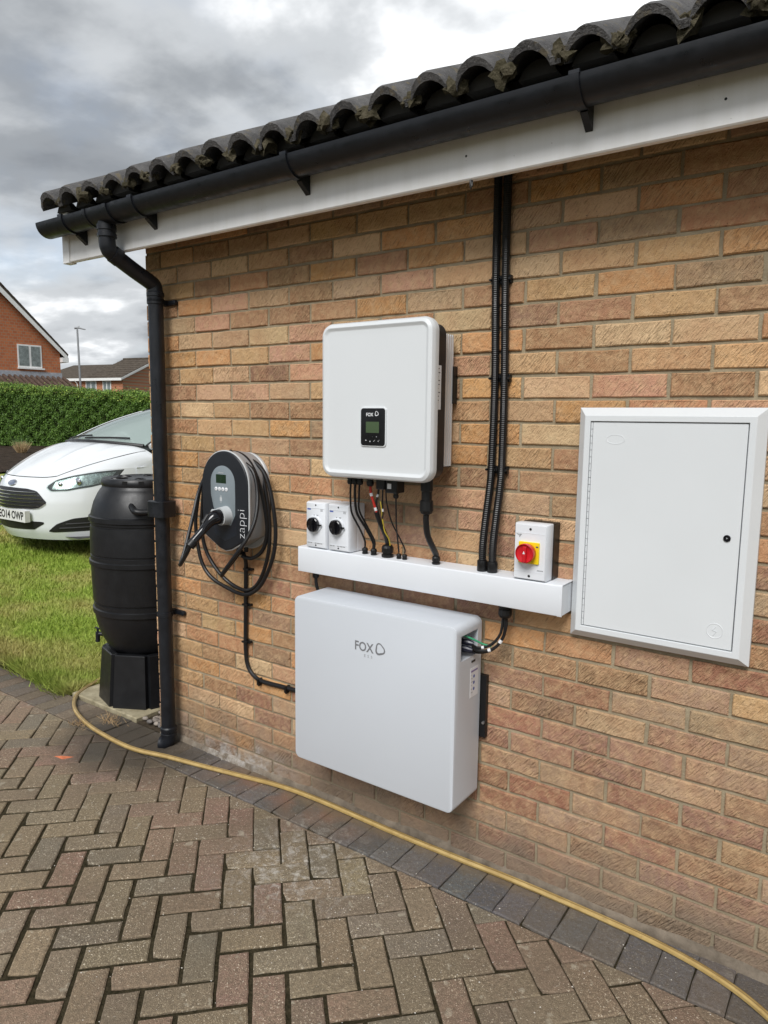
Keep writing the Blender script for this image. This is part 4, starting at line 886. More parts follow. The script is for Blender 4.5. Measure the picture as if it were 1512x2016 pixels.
# ------------------------------------------------------------------ electric car charger
def charger():
    cx, YF = 0.655, -0.132; zt, zb = 1.455, 1.027; R1 = 0.141; zc = zt-R1
    t = thing('car_charger', (cx, -0.05, zb), 'black and grey wall mounted electric car charger with small screen', 'charger')
    def outline(k, y, sink=0.0):
        pts = []; r = R1-k
        for i in range(25): a = math.pi*i/24; pts.append((cx+r*math.cos(a), zc+r*math.sin(a)))
        L = [(cx-r*1.0, 1.20), (cx-r*0.97, 1.125), (cx-r*0.90, 1.088-0.2*k+k), (cx-0.035, zb+0.012+k), (cx, zb+0.004+k), (cx+0.035, zb+0.012+k), (cx+r*0.90, 1.088-0.2*k+k), (cx+r*0.97, 1.125), (cx+r*1.0, 1.20)]
        return [(x, y, z) for x, z in pts+L]
    obj('back_plate', MB().rings([rr_o(cx, 1.235, 0.262, 0.415, 0.12, y, i) for y, i in ((-0.002, 0), (-0.012, 0.0), (-0.016, 0.004))]).me(), LGREY, t)
    obj('side_shell', MB().rings([outline(0.012, -0.014), outline(0.006, -0.05), outline(0.003, YF+0.012)]).me(), GREY, t)
    obj('rim', MB().rings([outline(0.002, YF+0.014), outline(0.0, YF+0.010), outline(0.0, YF+0.003), outline(0.003, YF+0.001)]).me(), LGREY, t)
    fr = obj('front_cover', MB().rings([outline(0.004, YF+0.006), outline(0.004, YF-0.001), outline(0.008, YF-0.005), outline(0.016, YF-0.006)]).me(), DARKG, t)
    # recessed grey control panel with darker well below it
    def pan(k, y, z0=1.145):
        r = 0.073-k; pts = [(cx-0.006+r*math.cos(math.pi*i/20), 1.318+r*math.sin(math.pi*i/20)) for i in range(21)]
        L = [(cx-0.006-r*1.0, 1.27), (cx-0.006-r*0.80, 1.215), (cx-0.006-0.045+k*.6, 1.19), (cx-0.006-0.03+k*.5, z0+k), (cx-0.006+0.045-k*.5, z0+k), (cx-0.006+r*0.98, 1.19), (cx-0.006+r*1.0, 1.25)]
        return [(x, y, z) for x, z in pts+L]
    cp = obj('control_panel', MB().rings([pan(0.0, YF-0.004), pan(0.0, YF-0.0064), pan(0.001, YF-0.0070)]).me(), SLATE, t)
    well = [(cx-0.075, 1.245), (cx-0.062, 1.20), (cx-0.05, 1.175), (cx+0.072, 1.17), (cx+0.072, 1.105), (cx+0.002, 1.075), (cx-0.062, 1.105)]
    obj('socket_well', MB().poly(well, [(1.0, YF-0.0055), (0.985, YF-0.0066), (0.93, YF-0.0062)]).me(), plain('well_black', (0.010, 0.013, 0.02), .35), t)
    obj('screen', MB().rrect(0.6405, 1.336, 0.060, 0.036, 0.001, [(0, YF-.006), (0, YF-0.0078)], 2).me(), LCD2, cp)
    for k in range(4):
        bt = obj('button', MB().lathe([(0.0082, -.006), (0.0082, -0.0085), (0.0065, -0.0095)], (0.6105+0.0205*k, YF, 1.293), 'Y', 16, True, True).me(), INKW, cp)
        obj('button_symbol', MB().lathe([(0.0032, -.0094), (0.0024, -0.0099)], (0.6105+0.0205*k, YF, 1.293), 'Y', 4, True, True).me(), SLATE, bt)
    obj('lettering', text_mesh('myenergi', 0.0085, (0.640, YF-.0073, 1.362), FRONT), LGREY, cp, smooth=False)
    pg = MB().box(0.632, 0.644, YF-.0077, YF-.007, 1.243, 1.258).box(0.6345, 0.6365, YF-.0077, YF-.007, 1.258, 1.266).box(0.6395, 0.6415, YF-.0077, YF-.007, 1.258, 1.266).box(0.637, 0.639, YF-.0077, YF-.007, 1.235, 1.243)
    obj('plug_symbol', pg.me(), LGREY, cp, smooth=False)
    obj('lettering', text_mesh('zappi', 0.062, (0.757, YF-.0065, 1.157), ((0, 0, 1), (-1, 0, 0), (0, -1, 0)), xs=0.98, bold=-0.0016), INKW, fr, smooth=False)
    # socket collar, leaning out of the panel
    A = np.array((0.668, YF-0.004, 1.185)); D = np.array((-0.10, -0.93, -0.05)); D /= np.linalg.norm(D)
    obj('socket_collar', MB().tube([A, A+D*0.012, A+D*0.036], 0.037, 24, spline=False, rfun=lambda u: 0.040-0.003*u).me(), LGREY, t)
    obj('socket_lid', MB().tube([A+np.array((-0.030, -0.028, 0.012)), A+np.array((-0.034, -0.048, 0.014))], 0.014, 14, spline=False).me(), LGREY, t)
    gland(0.655, -0.055, zb+0.01, 0.014, -1, t); gland(0.690, -0.05, zb+0.012, 0.009, -1, t)
def rr_o(cx, cz, w, h, r, y, i): return rr_outline(cx, cz, w-2*i, h-2*i, r-i, y, 10)
charger()
def charge_cable():
    t = thing('charging_cable', (0.60, -0.05, 0.82), 'coiled black charging cable with plug hung around the car charger', 'charging cable')
    A = np.array((0.664, -0.166, 1.184)); E = np.array((0.628, -0.292, 1.082))
    pl = MB().tube([A, A+(-0.004, -0.028, -0.004), A+(-0.010, -0.052, -0.020), A+(-0.024, -0.082, -0.058), E], 0.028, 16, 6, rfun=lambda u: 0.031-0.0145*smooth(0.15, 0.75, u))
    p = obj('plug', pl.me(), BLACKG, t)
    obj('strain_relief', MB().tube([E+(0.004, 0.012, 0.010), E+(-0.003, -0.006, -0.010)], 0.020, 14, spline=False).me(), BLACK, p)
    obj('release_button', MB().tube([A+(-0.014, -0.055, 0.010), A+(-0.022, -0.075, -0.022)], 0.010, 10, spline=False).me(), BLACK, p)
    r = 0.0083
    def tl(name, pts): return obj(name, MB().tube(pts, r, 10, 10).me(), CABLE, t)
    # from the plug: hangs forward, turns back up to the left flank, then over the top and round in two coils
    tl('lead', [E+(0.0, -0.004, -0.006), (0.600, -0.296, 1.035), (0.556, -0.286, 0.992), (0.527, -0.268, 0.980), (0.512, -0.245, 1.000), (0.500, -0.21, 1.060), (0.474, -0.15, 1.170), (0.462, -0.10, 1.280), (0.510, -0.070, 1.385), (0.590, -0.062, 1.430), (0.690, -0.056, 1.426), (0.775, -0.05, 1.390), (0.824, -0.05, 1.325), (0.856, -0.05, 1.200), (0.862, -0.05, 1.095), (0.838, -0.05, 0.995), (0.764, -0.045, 0.879), (0.668, -0.042, 0.828), (0.544, -0.046, 0.848), (0.458, -0.055, 0.868+.02), (0.408, -0.060, 0.960), (0.384, -0.062, 1.090), (0.394, -0.062, 1.190), (0.424, -0.058, 1.290), (0.50, -0.045, 1.380), (0.600, -0.036, 1.423)])
    tl('coil', [(0.600, -0.036, 1.423), (0.690, -0.034, 1.420), (0.765, -0.036, 1.375), (0.805, -0.040, 1.260), (0.822, -0.042, 1.130), (0.806, -0.040, 1.010), (0.749, -0.036, 0.895), (0.671, -0.032, 0.845), (0.576, -0.036, 0.862), (0.507, -0.050, 0.915), (0.446, -0.058, 0.995), (0.424, -0.062, 1.090), (0.436, -0.066, 1.200), (0.470, -0.074, 1.330), (0.55, -0.080, 1.408), (0.655, -0.082, 1.444), (0.745, -0.080, 1.410), (0.800, -0.07, 1.300), (0.818, -0.055, 1.160), (0.808, -0.050, 1.085), (0.779, -0.05, 1.030), (0.722, -0.05, 0.996), (0.670, -0.055, 1.000)])
    tl('tail', [(0.66, -0.105, 1.450), (0.74, -0.105, 1.408), (0.793, -0.102, 1.368), (0.822, -0.11, 1.287), (0.838, -0.135, 1.200), (0.832, -0.165, 1.130), (0.804, -0.198, 1.062), (0.760, -0.205, 1.008), (0.714, -0.205, 0.958), (0.694, -0.192, 0.942), (0.676, -0.165, 0.948), (0.664, -0.12, 0.972), (0.656, -0.075, 1.000), (0.655, -0.056, 1.018)])
charge_cable()
def supply_cable():
    t = thing('supply_cable', (0.64, -0.015, 0.45), 'black clipped supply cable running down from the charger to the battery', 'cable')
    path = [(0.672, -0.050, 1.015), (0.665, -0.030, 0.97), (0.650, -0.016, 0.92), (0.645, -0.014, 0.80), (0.641, -0.014, 0.66), (0.640, -0.014, 0.56), (0.650, -0.014, 0.50), (0.682, -0.014, 0.462), (0.740, -0.014, 0.445), (0.86, -0.014, 0.448), (0.98, -0.014, 0.452), (1.15, -0.014, 0.455)]
    obj('sheath', MB().tube(path, 0.0088, 10, 8).me(), CABLE, t)
    p2 = [(x-0.011 if z > 0.5 else x, y+0.003, z-(0.010 if z < 0.5 else 0)) for x, y, z in path]; obj('data_wire', MB().tube(p2, 0.0035, 8, 8).me(), CABLE, t)
    for x, z, hz in ((0.660, 0.935, 1), (0.650, 0.775, 1), (0.644, 0.605, 1), (0.722, 0.44, 0), (0.885, 0.444, 0)):
        m = MB()
        if hz: m.box(x-0.018, x+0.014, -0.026, 0.001, z-0.004, z+0.004).tube([(x+0.020, -0.001, z), (x+0.020, -0.016, z)], 0.006, 8, spline=False)
        else: m.box(x-0.005, x+0.005, -0.026, 0.001, z-0.014, z+0.013).tube([(x-0.004, -0.001, z-0.018), (x-0.004, -0.016, z-0.018)], 0.006, 8, spline=False)
        obj('cable_clip', m.me(), BLACK, t)
supply_cable()

# ================================================================== THINGS ON THE GROUND
def hose():
    P = [(-0.95, 0.42, 0.022), (-0.89, 0.30, 0.020), (-0.835, 0.18, 0.018), (-0.80, 0.09, 0.016), (-0.735, -0.01, 0.014), (-0.594, -0.105, 0.014), (-0.407, -0.168, 0.014), (-0.2, -0.201, 0.014), (0.062, -0.211, 0.014), (0.269, -0.166, 0.014), (0.47, -0.126, 0.014), (0.686, -0.081, 0.014), (0.89, -0.045, 0.014), (1.109, -0.036, 0.014), (1.473, -0.040, 0.014), (1.737, -0.037, 0.014), (1.927, -0.033, 0.014), (2.114, -0.034, 0.014), (2.289, -0.038, 0.014), (2.447, -0.048, 0.014), (2.597, -0.078, 0.014), (2.735, -0.140, 0.014), (2.92, -0.28, 0.014), (3.2, -0.55, 0.014), (3.6, -0.9, 0.014)]
    P = [(x, y, z+0.0012*math.sin(7*x)) for x, y, z in P]
    t = thing('garden_hose', (1.0, -0.05, 0.003), 'yellow garden hose lying along the foot of the brick wall', 'hose')
    path = catmull(P, 12); b = MB(); seg = 14; rings = []
    for i, p in enumerate(path):                    # moulded ribs along the length
        d = path[min(i+1, len(path)-1)]-path[max(i-1, 0)]; d /= np.linalg.norm(d); s_ = np.cross(d, (0, 0, 1.0)); s_ /= np.linalg.norm(s_); u = np.cross(s_, d)
        rings.append([p+(0.0098+0.0007*(k % 2))*(math.cos(2*math.pi*k/seg+i*.01)*u+math.sin(2*math.pi*k/seg+i*.01)*s_) for k in range(seg)])
    b.rings(rings); obj('tubing', b.me(), M_HOSE, t)
    for off in (0.35, -0.45):                        # pale stripe down the tube
        st = []
        for i, p in enumerate(path):
            d = path[min(i+1, len(path)-1)]-path[max(i-1, 0)]; d /= np.linalg.norm(d); s_ = np.cross(d, (0, 0, 1.0)); s_ /= np.linalg.norm(s_); u = np.cross(s_, d)
            st.append([p+0.0109*(math.cos(off+e)*u+math.sin(off+e)*s_) for e in (-0.12, 0.12)])
        obj('stripe', MB().rings(st, False, False, closed=False).me(False), plain('hose_stripe', (0.20, 0.13, 0.05) if off > 0 else (0.62, 0.50, 0.24), .4), t)
hose()
BX, BY = -0.462, 0.290
def butt():
    s = MB()                                         # stone slab
    rg = random.Random(3)
    pts = [(-0.80, 0.006), (-0.50, 0.004), (-0.205, 0.006), (-0.203, 0.3), (-0.205, 0.605), (-0.5, 0.607), (-0.802, 0.605), (-0.803, 0.3)]
    s.rings([[(x, y, z) for x, y in pp] for pp, z in ((pts, -0.03), (pts, 0.012), (inset(pts, 0.006), 0.0165))])
    t = NT('sandstone_slab'); p = t.pos(); c = t.ramp(t.noise(p, 9, 6, .65), [(0.3, (0.22, 0.185, 0.11)), (0.7, (0.42, 0.37, 0.25))]); c = t.mix(t.ramp(t.noise(p, 30, 4), [(.5, 0.), (.7, .6)]), c, (0.13, 0.11, 0.06)); t.l(c, t.b.inputs['Base Color']); t.b.inputs['Roughness'].default_value = .9; t.bump(t.noise(p, 80, 4), .6, .004)
    tag(obj('paving_slab', s.me(), t.m), 'square buff stone slab under the water butt stand', 'slab')
    zb = 0.0165; N = 8
    st = thing('butt_stand', (BX, BY, zb), 'black octagonal plastic stand on the stone slab carrying the water butt', 'stand')
    def octo(r, z, a0=5.5): return [(BX+r*math.cos(R_(a0+45*k)), BY+r*math.sin(R_(a0+45*k)), z) for k in range(8)]
    obj('core', MB().rings([octo(0.245, zb), octo(0.232, zb+0.25)]).me(), BUTT, st, smooth=False)
    for k in range(8):                               # eight splayed panels with gaps
        a = R_(45*k-17); n = np.array((math.cos(a), math.sin(a), 0)); tg = np.array((-math.sin(a), math.cos(a), 0)); c = np.array((BX, BY, 0))
        def pr_(r0, hw0, z): return [c+n*(r0-0.03)-tg*hw0+(0, 0, z), c+n*r0-tg*(hw0-.006)+(0, 0, z), c+n*r0+tg*(hw0-.006)+(0, 0, z), c+n*(r0-0.03)+tg*hw0+(0, 0, z)]
        obj('panel', MB().rings([pr_(0.264, 0.100, zb), pr_(0.240, 0.091, zb+0.285), pr_(0.235, 0.087, zb+0.289)]).me(), BUTT, st)
    z0 = zb+0.262
    w = thing('water_butt', (BX, BY, z0), 'black plastic water butt with ribbed barrel and lid beside the garage corner', 'water butt')
    pf = [(0.0, 0.0), (0.165, 0.0), (0.195, 0.012), (0.222, 0.05), (0.243, 0.11), (0.256, 0.18), (0.262, 0.235), (0.271, 0.238), (0.271, 0.262), (0.263, 0.267), (0.264, 0.288), (0.259, 0.290), (0.259, 0.296), (0.267, 0.30),
          (0.271, 0.42), (0.272, 0.495), (0.280, 0.499), (0.280, 0.520), (0.272, 0.525), (0.272, 0.545), (0.267, 0.547), (0.267, 0.554), (0.272, 0.557), (0.271, 0.64), (0.267, 0.700), (0.262, 0.702), (0.262, 0.710), (0.267, 0.713), (0.267, 0.725), (0.275, 0.729), (0.274, 0.752), (0.264, 0.757), (0.260, 0.775), (0.250, 0.825), (0.236, 0.87), (0.226, 0.89), (0.219, 0.898), (0.2165, 0.915)]
    obj('barrel', MB().lathe([(a+0.020*smooth(0.02, 0.2, b)*(1-smooth(.78, .93, b)), b*1.03) for a, b in pf], (BX, BY, z0), 'Z', 64).me(), BUTT, w)
    lz = z0+0.940
    ld = obj('lid', MB().lathe([(0.215, -0.004), (0.221, -0.002), (0.2235, 0.004), (0.2215, 0.026), (0.214, 0.036), (0.196, 0.0385), (0.188, 0.034), (0.0, 0.034)], (BX, BY, lz), 'Z', 64).me(), BUTT, w)
    for k in range(6):
        a = R_(60*k+15); m = MB(); cx, cy = BX+0.135*math.cos(a), BY+0.135*math.sin(a)
        ring = lambda kx, z: [(cx+(0.045*kx*math.cos(q))*math.cos(a)-(0.028*kx*math.sin(q))*math.sin(a), cy+(0.045*kx*math.cos(q))*math.sin(a)+(0.028*kx*math.sin(q))*math.cos(a), z) for q in [2*math.pi*i/18 for i in range(18)]]
        m.rings([ring(1.1, lz+0.034), ring(1.0, lz+0.0400), ring(0.88, lz+0.0395), ring(0.78, lz+0.0345)], False, True); obj('lid_recess', m.me(), BUTT, ld)
    for a_ in (-62, -40, -20, 118):                  # finger notches in the rim
        a = R_(a_); q = MB().rings([[(BX+rr_*math.cos(a+da), BY+rr_*math.sin(a+da), lz+z) for da, z in ((-.06, .012), (.06, .012), (.06, .030), (-.06, .030))] for rr_ in (0.2, 0.2242)]); obj('notch', q.me(), BLACK, ld, smooth=False)
    for a_ in (-36, 144):                            # carrying handles
        a = R_(a_); n = np.array((math.cos(a), math.sin(a), 0)); tg = np.array((-math.sin(a), math.cos(a), 0)); c = np.array((BX, BY, z0+0.832))
        pts = [c+n*0.235-tg*0.068+(0, 0, 0.018), c+n*0.268-tg*0.062+(0, 0, 0.004), c+n*0.312-tg*0.045+(0, 0, -0.010), c+n*0.320+(0, 0, -0.014), c+n*0.312+tg*0.045+(0, 0, -0.010), c+n*0.268+tg*0.062+(0, 0, 0.004), c+n*0.235+tg*0.068+(0, 0, 0.018)]
        obj('handle', MB().tube(pts, 0.0165, 12, 6).me(), BUTT, w)
    a = R_(216); n = np.array((math.cos(a), math.sin(a), 0)); c = np.array((BX, BY, z0+0.075))
    tp = obj('tap', MB().tube([c+n*0.20, c+n*0.275, c+n*0.30], 0.012, 12, spline=False).tube([c+n*0.292+(0, 0, 0.012), c+n*0.294+(0, 0, -0.045)], 0.0125, 12, spline=False).me(), BLACKP, w)
    obj('tap_lever', MB().tube([c+n*0.292+(0, 0, 0.01), c+n*0.292+(0, 0, 0.032)], 0.006, 8, spline=False).tube([c+n*0.292+(-0.02, 0, 0.034), c+n*0.292+(0.02, 0, 0.034)], 0.005, 8, spline=False).me(), BLACKP, tp)
butt()
def bits():
    soil = obj('gravel_bed', mesh([(-0.20, 0.0, -0.004), (0.0, 0.0, -0.004), (0.0, 0.62, -0.004), (-0.20, 0.62, -0.004)], [(0, 1, 2, 3)]), soil_mat('damp_soil', (0.03, 0.024, 0.016), (0.09, 0.07, 0.05), 60, .01), smooth=False); soil['kind'] = 'structure'
    pm_ = [plain('pebble_%d' % k, c, .75, vary=.3, vscale=40) for k, c in enumerate([(0.24, 0.20, 0.165), (0.17, 0.145, 0.125), (0.30, 0.26, 0.22), (0.15, 0.135, 0.125)])]
    n = 0; pl = []
    while n < 64:
        x, y = random.uniform(-0.185, -0.02), 0.025+random.random()**1.3*0.30; r = random.uniform(0.012, 0.021)
        if any((x-a)**2+(y-b)**2 < ((r+c)*0.82)**2 for a, b, c in pl): r *= 0.7
        pl.append((x, y, r)); n += 1
        me = lumpy((x, y, 0.004+r*0.45+random.random()*0.006), r, 0.10, 2, (1.15, 0.95, 0.72), n)
        tag(obj('pebble', me, random.choice(pm_)), 'small rounded grey brown pebble in the patch between slab and wall corner', 'pebble', 'pebbles by the downpipe')
    # dry grass clippings on the edging
    straw = plain('dry_straw', (0.36, 0.24, 0.12), .8, vary=.3, vscale=50)
    for (cx, cy, n, sp), lab in (((-0.30, -0.075, 70, 0.06), 'loose tuft of dry straw on the edging in front of the stand'), ((-0.40, -0.205, 45, 0.04), 'smaller wisp of dry straw beside the hose')):
        m = MB()
        for k in range(n):
            a = random.uniform(0, 6.28); x, y = cx+random.gauss(0, sp*0.7), cy+random.gauss(0, sp*0.35); l = random.uniform(.012, .04)
            m.tube([(x, y, 0.004), (x+l*math.cos(a), y+l*.5*math.sin(a), 0.006+random.random()*0.03)], 0.0009, 3, spline=False, cap=False)
        tag(obj('straw_tuft', m.me(False), straw), lab, 'dry grass', kind='stuff')
    # red chip of brick set in a joint and leaf crumbs on the pavers
    m = MB().add([(-0.19, -0.46, 0.0), (-0.125, -0.452, 0.0), (-0.105, -0.405, 0.0), (-0.15, -0.43, 0.0), (-0.15, -0.44, 0.006)], [(0, 1, 4), (1, 2, 4), (2, 3, 4), (3, 0, 4)])
    tag(obj('brick_chip', m.me(), plain('red_chip', (0.55, 0.16, 0.07), .9, vary=.2, vscale=60), smooth=False), 'small bright orange brick chip on the paving near the downpipe', 'brick chip')
    cr = plain('pale_crumb', (0.60, 0.56, 0.50), .8); g = MB()
    for k in range(420):
        x, y = random.uniform(0.2, 2.7), 0
        y = -0.05-abs(random.gauss(0, 0.55)); r = random.uniform(0.0008, 0.0028)
        g.add([(x-r, y-r*.6, .001), (x+r, y-r*.4, .001), (x+r*.3, y+r, .001), (x, y, .001+r)], [(0, 1, 3), (1, 2, 3), (2, 0, 3)])
    tag(obj('grit', g.me(False), cr, smooth=False), 'scattered pale grit and plaster crumbs on the pavers', 'grit', kind='stuff')
bits()

# ================================================================== THE CAR
def car():
    OX, OY, OZ, YAWC = -4.17, 1.40, 0.205, 0.0
    label = 'white hatchback car parked on the lawn beyond the water butt'
    t = thing('parked_car', (OX, OY, OZ), label, 'car'); cs, sn = math.cos(YAWC), math.sin(YAWC)
    def Wd(s, a, h): return (OX+cs*s-sn*a, OY+sn*s+cs*a, OZ+h)
    PAINT = plain('white_car_paint', (0.74, 0.77, 0.79), 0.16, vary=.015, vscale=2, coat=0.6, rvary=.04)
    BP = plain('black_car_trim', (0.012, 0.012, 0.013), 0.45); TY = plain('tyre', (0.02, 0.02, 0.02), .85); GL = glass_mat('windscreen_glass', (0.44, 0.54, 0.51), 0.35)
    def ip(x, xs, ys): return float(np.interp(x, xs, ys))
    HW = 0.84
    def sm(x, xs, ys):                                # smoothed interpolation
        return sum(ip(x+d, xs, ys) for d in (-.03, -.015, 0, .015, .03))/5
    def F(s, h):
        u = abs(s)/HW
        return sm(h, [.12, .18, .26, .34, .45, .55, .66, .74, .80, .90], [.11, .07, .025, .015, .0, .0, .03, .075, .14, .24])+0.40*u*u+0.24*u**8+0.26*u**26
    def htop(s): u = abs(s)/HW; return 0.775+0.085*smooth(.40, 1.0, u)
    def Ab(s): return 0.87+0.20*(s/0.7)**2
    def hb(s): return 1.10-0.05*(s/HW)**2
    def grid(name, fn, nu, nv, mat, parent=t, sm_=True):
        vs = [Wd(*fn(i/nu, j/nv)) for i in range(nu+1) for j in range(nv+1)]; fs = [(i*(nv+1)+j, (i+1)*(nv+1)+j, (i+1)*(nv+1)+j+1, i*(nv+1)+j+1) for i in range(nu) for j in range(nv)]
        b = MB().add(vs, fs); m = b.me(); return obj(name, m, mat, parent)
    def spread(u): k = 2*u-1; return math.copysign(HW*(1-(1-abs(k))**1.7), k)
    def front(u, v):
        s = spread(u); h = 0.165+(htop(s)-0.165)*v; return (s, F(s, h), h)
    body = grid('front_bumper', front, 84, 40, PAINT)
    def ridge(s): return 0.016*math.exp(-((abs(s)-0.30)/0.05)**2)+0.010*math.exp(-((abs(s)-0.55)/0.06)**2)
    def hood(u, v):
        s = spread(u); a0, h0 = F(s, htop(s)), htop(s); a1, h1 = Ab(s), hb(s)
        g = 1-(1-v)**1.55; w_ = abs(s)/HW
        return (s, a0+(a1-a0)*v, h0+(h1-h0)*g+ridge(s)*math.sin(math.pi*min(1, v*1.02))**.7-0.02*w_**8*v-0.09*max(0.0, (abs(s)-.62)/.22)**2*v**.7)
    hd = grid('bonnet', hood, 72, 26, PAINT)
    def on_hood(s, v, o=0.0):
        k = math.copysign(1-(1-abs(s)/HW)**(1/1.7), s); s0, a, h = hood((k+1)/2, v); return Wd(s, a, h+o)
    # panel gaps
    seam = [Wd(s, F(s, htop(s))-0.003, htop(s)+0.001) for s in np.linspace(-0.47, 0.47, 24)]
    obj('bonnet_gap', MB().tube(seam, 0.0035, 6, spline=False).me(), BP, hd)
    for sg in (-1, 1):
        obj('bonnet_gap', MB().tube([on_hood(sg*s, v, .001) for s, v in ((.47, 0.0), (.56, .10), (.64, .24), (.70, .42), (.735, .65), (.75, .95))], 0.0035, 6, 6).me(), BP, hd)
        obj('washer_jet', MB().box(-.02, .02, -.009, .009, -.004, .007).me(), BP, hd).location = Vector(on_hood(sg*0.27, .80))-Vector((OX, OY, OZ))
    # sides with sill, shoulders and rear
    for sg in (-1, 1):
        def side(u, v):
            a = 0.90+u*3.0; hs = ip(a, [.9, 1.0, 1.1, 1.28, 1.5, 3.6, 3.95], [.85, .88, .905, .925, .945, .99, 0.92]); h = 0.19+(hs-0.19)*v
            bul = 0.022*math.sin(math.pi*min(1, v*0.9))-0.012*max(0, v-.8)/.2
            return (sg*(HW+bul+0.0), a, h)
        sd_ = grid('side_panel', side, 30, 12, PAINT)
        def sh(u, v):                                   # shoulder between bonnet edge and side panel
            a = 0.90+u*(1.15-.90)
            p0 = side(u*(1.15-.90)/3.0, 1.0); vv = (a-F(HW, htop(HW)))/(Ab(HW)-F(HW, htop(HW))); q_ = hood(1.0 if sg > 0 else 0.0, max(0, min(1, vv)))
            return (p0[0]+(q_[0]-p0[0])*v, a, p0[2]+(q_[2]-p0[2])*v)
        grid('wing', sh, 12, 3, PAINT)
        for a in (1.02, 3.29):                         # wheels
            c = Wd(sg*(HW-0.075), a, 0.30); w_ = thing_part('wheel', t)
            ty = obj('tyre', MB().lathe([(0.20, -.085), (0.285, -.09), (0.302, -.07), (0.302, .07), (0.285, .09), (0.20, .085)], c, 'X', 36, True, True).me(), TY, w_)
            obj('rim', MB().lathe([(0.20, sg*.085), (0.195, sg*.06), (0.06, sg*.072), (0.0, sg*.075)], c, 'X', 30).me(), plain('alloy_rim', (.5, .5, .52), .3, metal=.8), w_)
            arch = [Wd(sg*(HW+0.026), a+0.345*math.cos(R_(q)), 0.30+0.345*math.sin(R_(q))) for q in range(-10, 191, 10)]
            obj('wheel_arch', MB().tube(arch, 0.012, 6, spline=False).me(), BP, t)
            ca = Wd(sg*(HW+0.0235), a, 0.30); obj('arch_void', MB().lathe([(0.34, 0), (0.0, 0.0)], ca, 'X', 36).me(), BP, t)
            tyo = obj('tyre_face', MB().lathe([(0.302, sg*.0), (0.302, sg*.02), (0.285, sg*.028), (0.21, sg*.026), (0.2, sg*.012), (0.06, sg*.02), (0, sg*.02)], Wd(sg*(HW+0.0245), a, 0.30), 'X', 36).me(), TY, w_)
    # cabin: windscreen, roof, pillars, side and rear glass
    def Wt(s): return (1.90+0.10*(s/.55)**2, 1.475-0.045*(s/.55)**2)
    def ws(u, v):
        k = 2*u-1; s0, s1 = 0.735*k, 0.57*k; a1, h1 = Wt(s1); a0, h0 = Ab(s0)+.01, hb(s0)+0.012
        bow = 0.035*math.sin(math.pi*v); return (s0+(s1-s0)*v, a0+(a1-a0)*v-bow*.4, h0+(h1-h0)*v+bow*.7)
    grid('windscreen', ws, 24, 14, GL)
    obj('cowl', MB().tube([Wd(s, Ab(s)-.005, hb(s)+.008) for s in np.linspace(-.72, .72, 20)], 0.020, 8, spline=False).me(), BP, t)
    for e, nm in ((0.0, 'screen_seal'), (1.0, 'screen_seal')):
        obj(nm, MB().tube([Wd(*ws(e, v)) for v in np.linspace(0, 1, 12)], 0.012, 6, spline=False).me(), BP, t)
    obj('screen_seal', MB().tube([Wd(*ws(u, 1.0)) for u in np.linspace(0, 1, 12)], 0.009, 6, spline=False).me(), BP, t)
    for sg in (-1, 1):
        obj('pillar', MB().tube([Wd(sg*(ws(1, v)[0]+0.030), ws(1, v)[1]+.03, ws(1, v)[2]-.012) for v in np.linspace(0, 1, 12)], 0.032, 8, spline=False).me(), PAINT, t)
        def gl(u, v):
            a = 1.16+u*2.34; b0 = (HW-0.02, 0.94); tp = ip(a, [1.16, 1.95, 2.6, 3.5], [1.02, 1.43, 1.46, 1.36]); s1 = ip(a, [1.16, 1.95, 3.5], [.77, .61, .59]); return (sg*(b0[0]+(s1-b0[0])*v), a, b0[1]+(tp-b0[1])*v)
        grid('side_window', gl, 20, 6, plain('tinted_glass', (0.02, 0.025, 0.025), .06))
    def rf(u, v):
        k = 2*u-1; s = .585*k; a0, h0 = Wt(.555*k); a = a0+(3.62-a0)*v; return (s, a, h0+0.028*math.sin(math.pi*v*.8)-0.10*v**2)
    grid('roof', rf, 18, 16, PAINT)
    def rr2(u, v): k = 2*u-1; return (k*(.60+.24*v), 3.60+.32*v**.6, 1.37-1.17*v)
    grid('tailgate', rr2, 14, 12, PAINT)
    def floor(u, v): return (-.8+1.6*u, .25+3.5*v, .2)
    grid('underbody', floor, 2, 2, BP)
    # interior seen through the glass
    it = plain('grey_trim', (.10, .10, .105), .8); lt = plain('pale_trim', (.30, .31, .31), .8)
    def dash(u, v): return (-.66+1.32*u, 1.12+.45*v, 1.0+.05*math.sin(math.pi*v)-.03*v)
    grid('dashboard', dash, 8, 6, it)
    for s in (-.36, .36):
        obj('seat', MB().add(*rbox(Wd(s-.24, 2.05, .35), Wd(s+.24, 2.25, 1.12))).add(*rbox(Wd(s-.13, 2.10, 1.14), Wd(s+.13, 2.19, 1.32))).me(), it, t, smooth=False)
    c = np.array(Wd(-.36, 1.62, 1.02)); wr = [c+0.185*np.array((math.cos(q), -0.40*math.sin(q), .91*math.sin(q))) for q in np.linspace(0, 2*math.pi, 25)]
    obj('steering_wheel', MB().tube(wr, .016, 8, spline=False).me(), lt, t)
    for s0, s1, vv in ((-.60, -.02, .035), (-.05, .52, .03)):   # wipers
        pts = [Wd(*(np.array(ws((s/.735+1)/2, vv+.012*k))+(0, -.012, .016))) for k, s in enumerate(np.linspace(s0, s1, 6))]; obj('wiper', MB().tube(pts, .009, 6, spline=False).me(), BP, t)
    # front details laid on the bumper surface
    def patch(name, top, bot, s0, s1, n, off, mat, parent=body, nv=4):
        def fn(u, v):
            s = s0+(s1-s0)*u; h = bot(s)+(top(s)-bot(s))*v; return (s, F(s, h)-off, h)
        return grid(name, fn, n, nv, mat, parent)
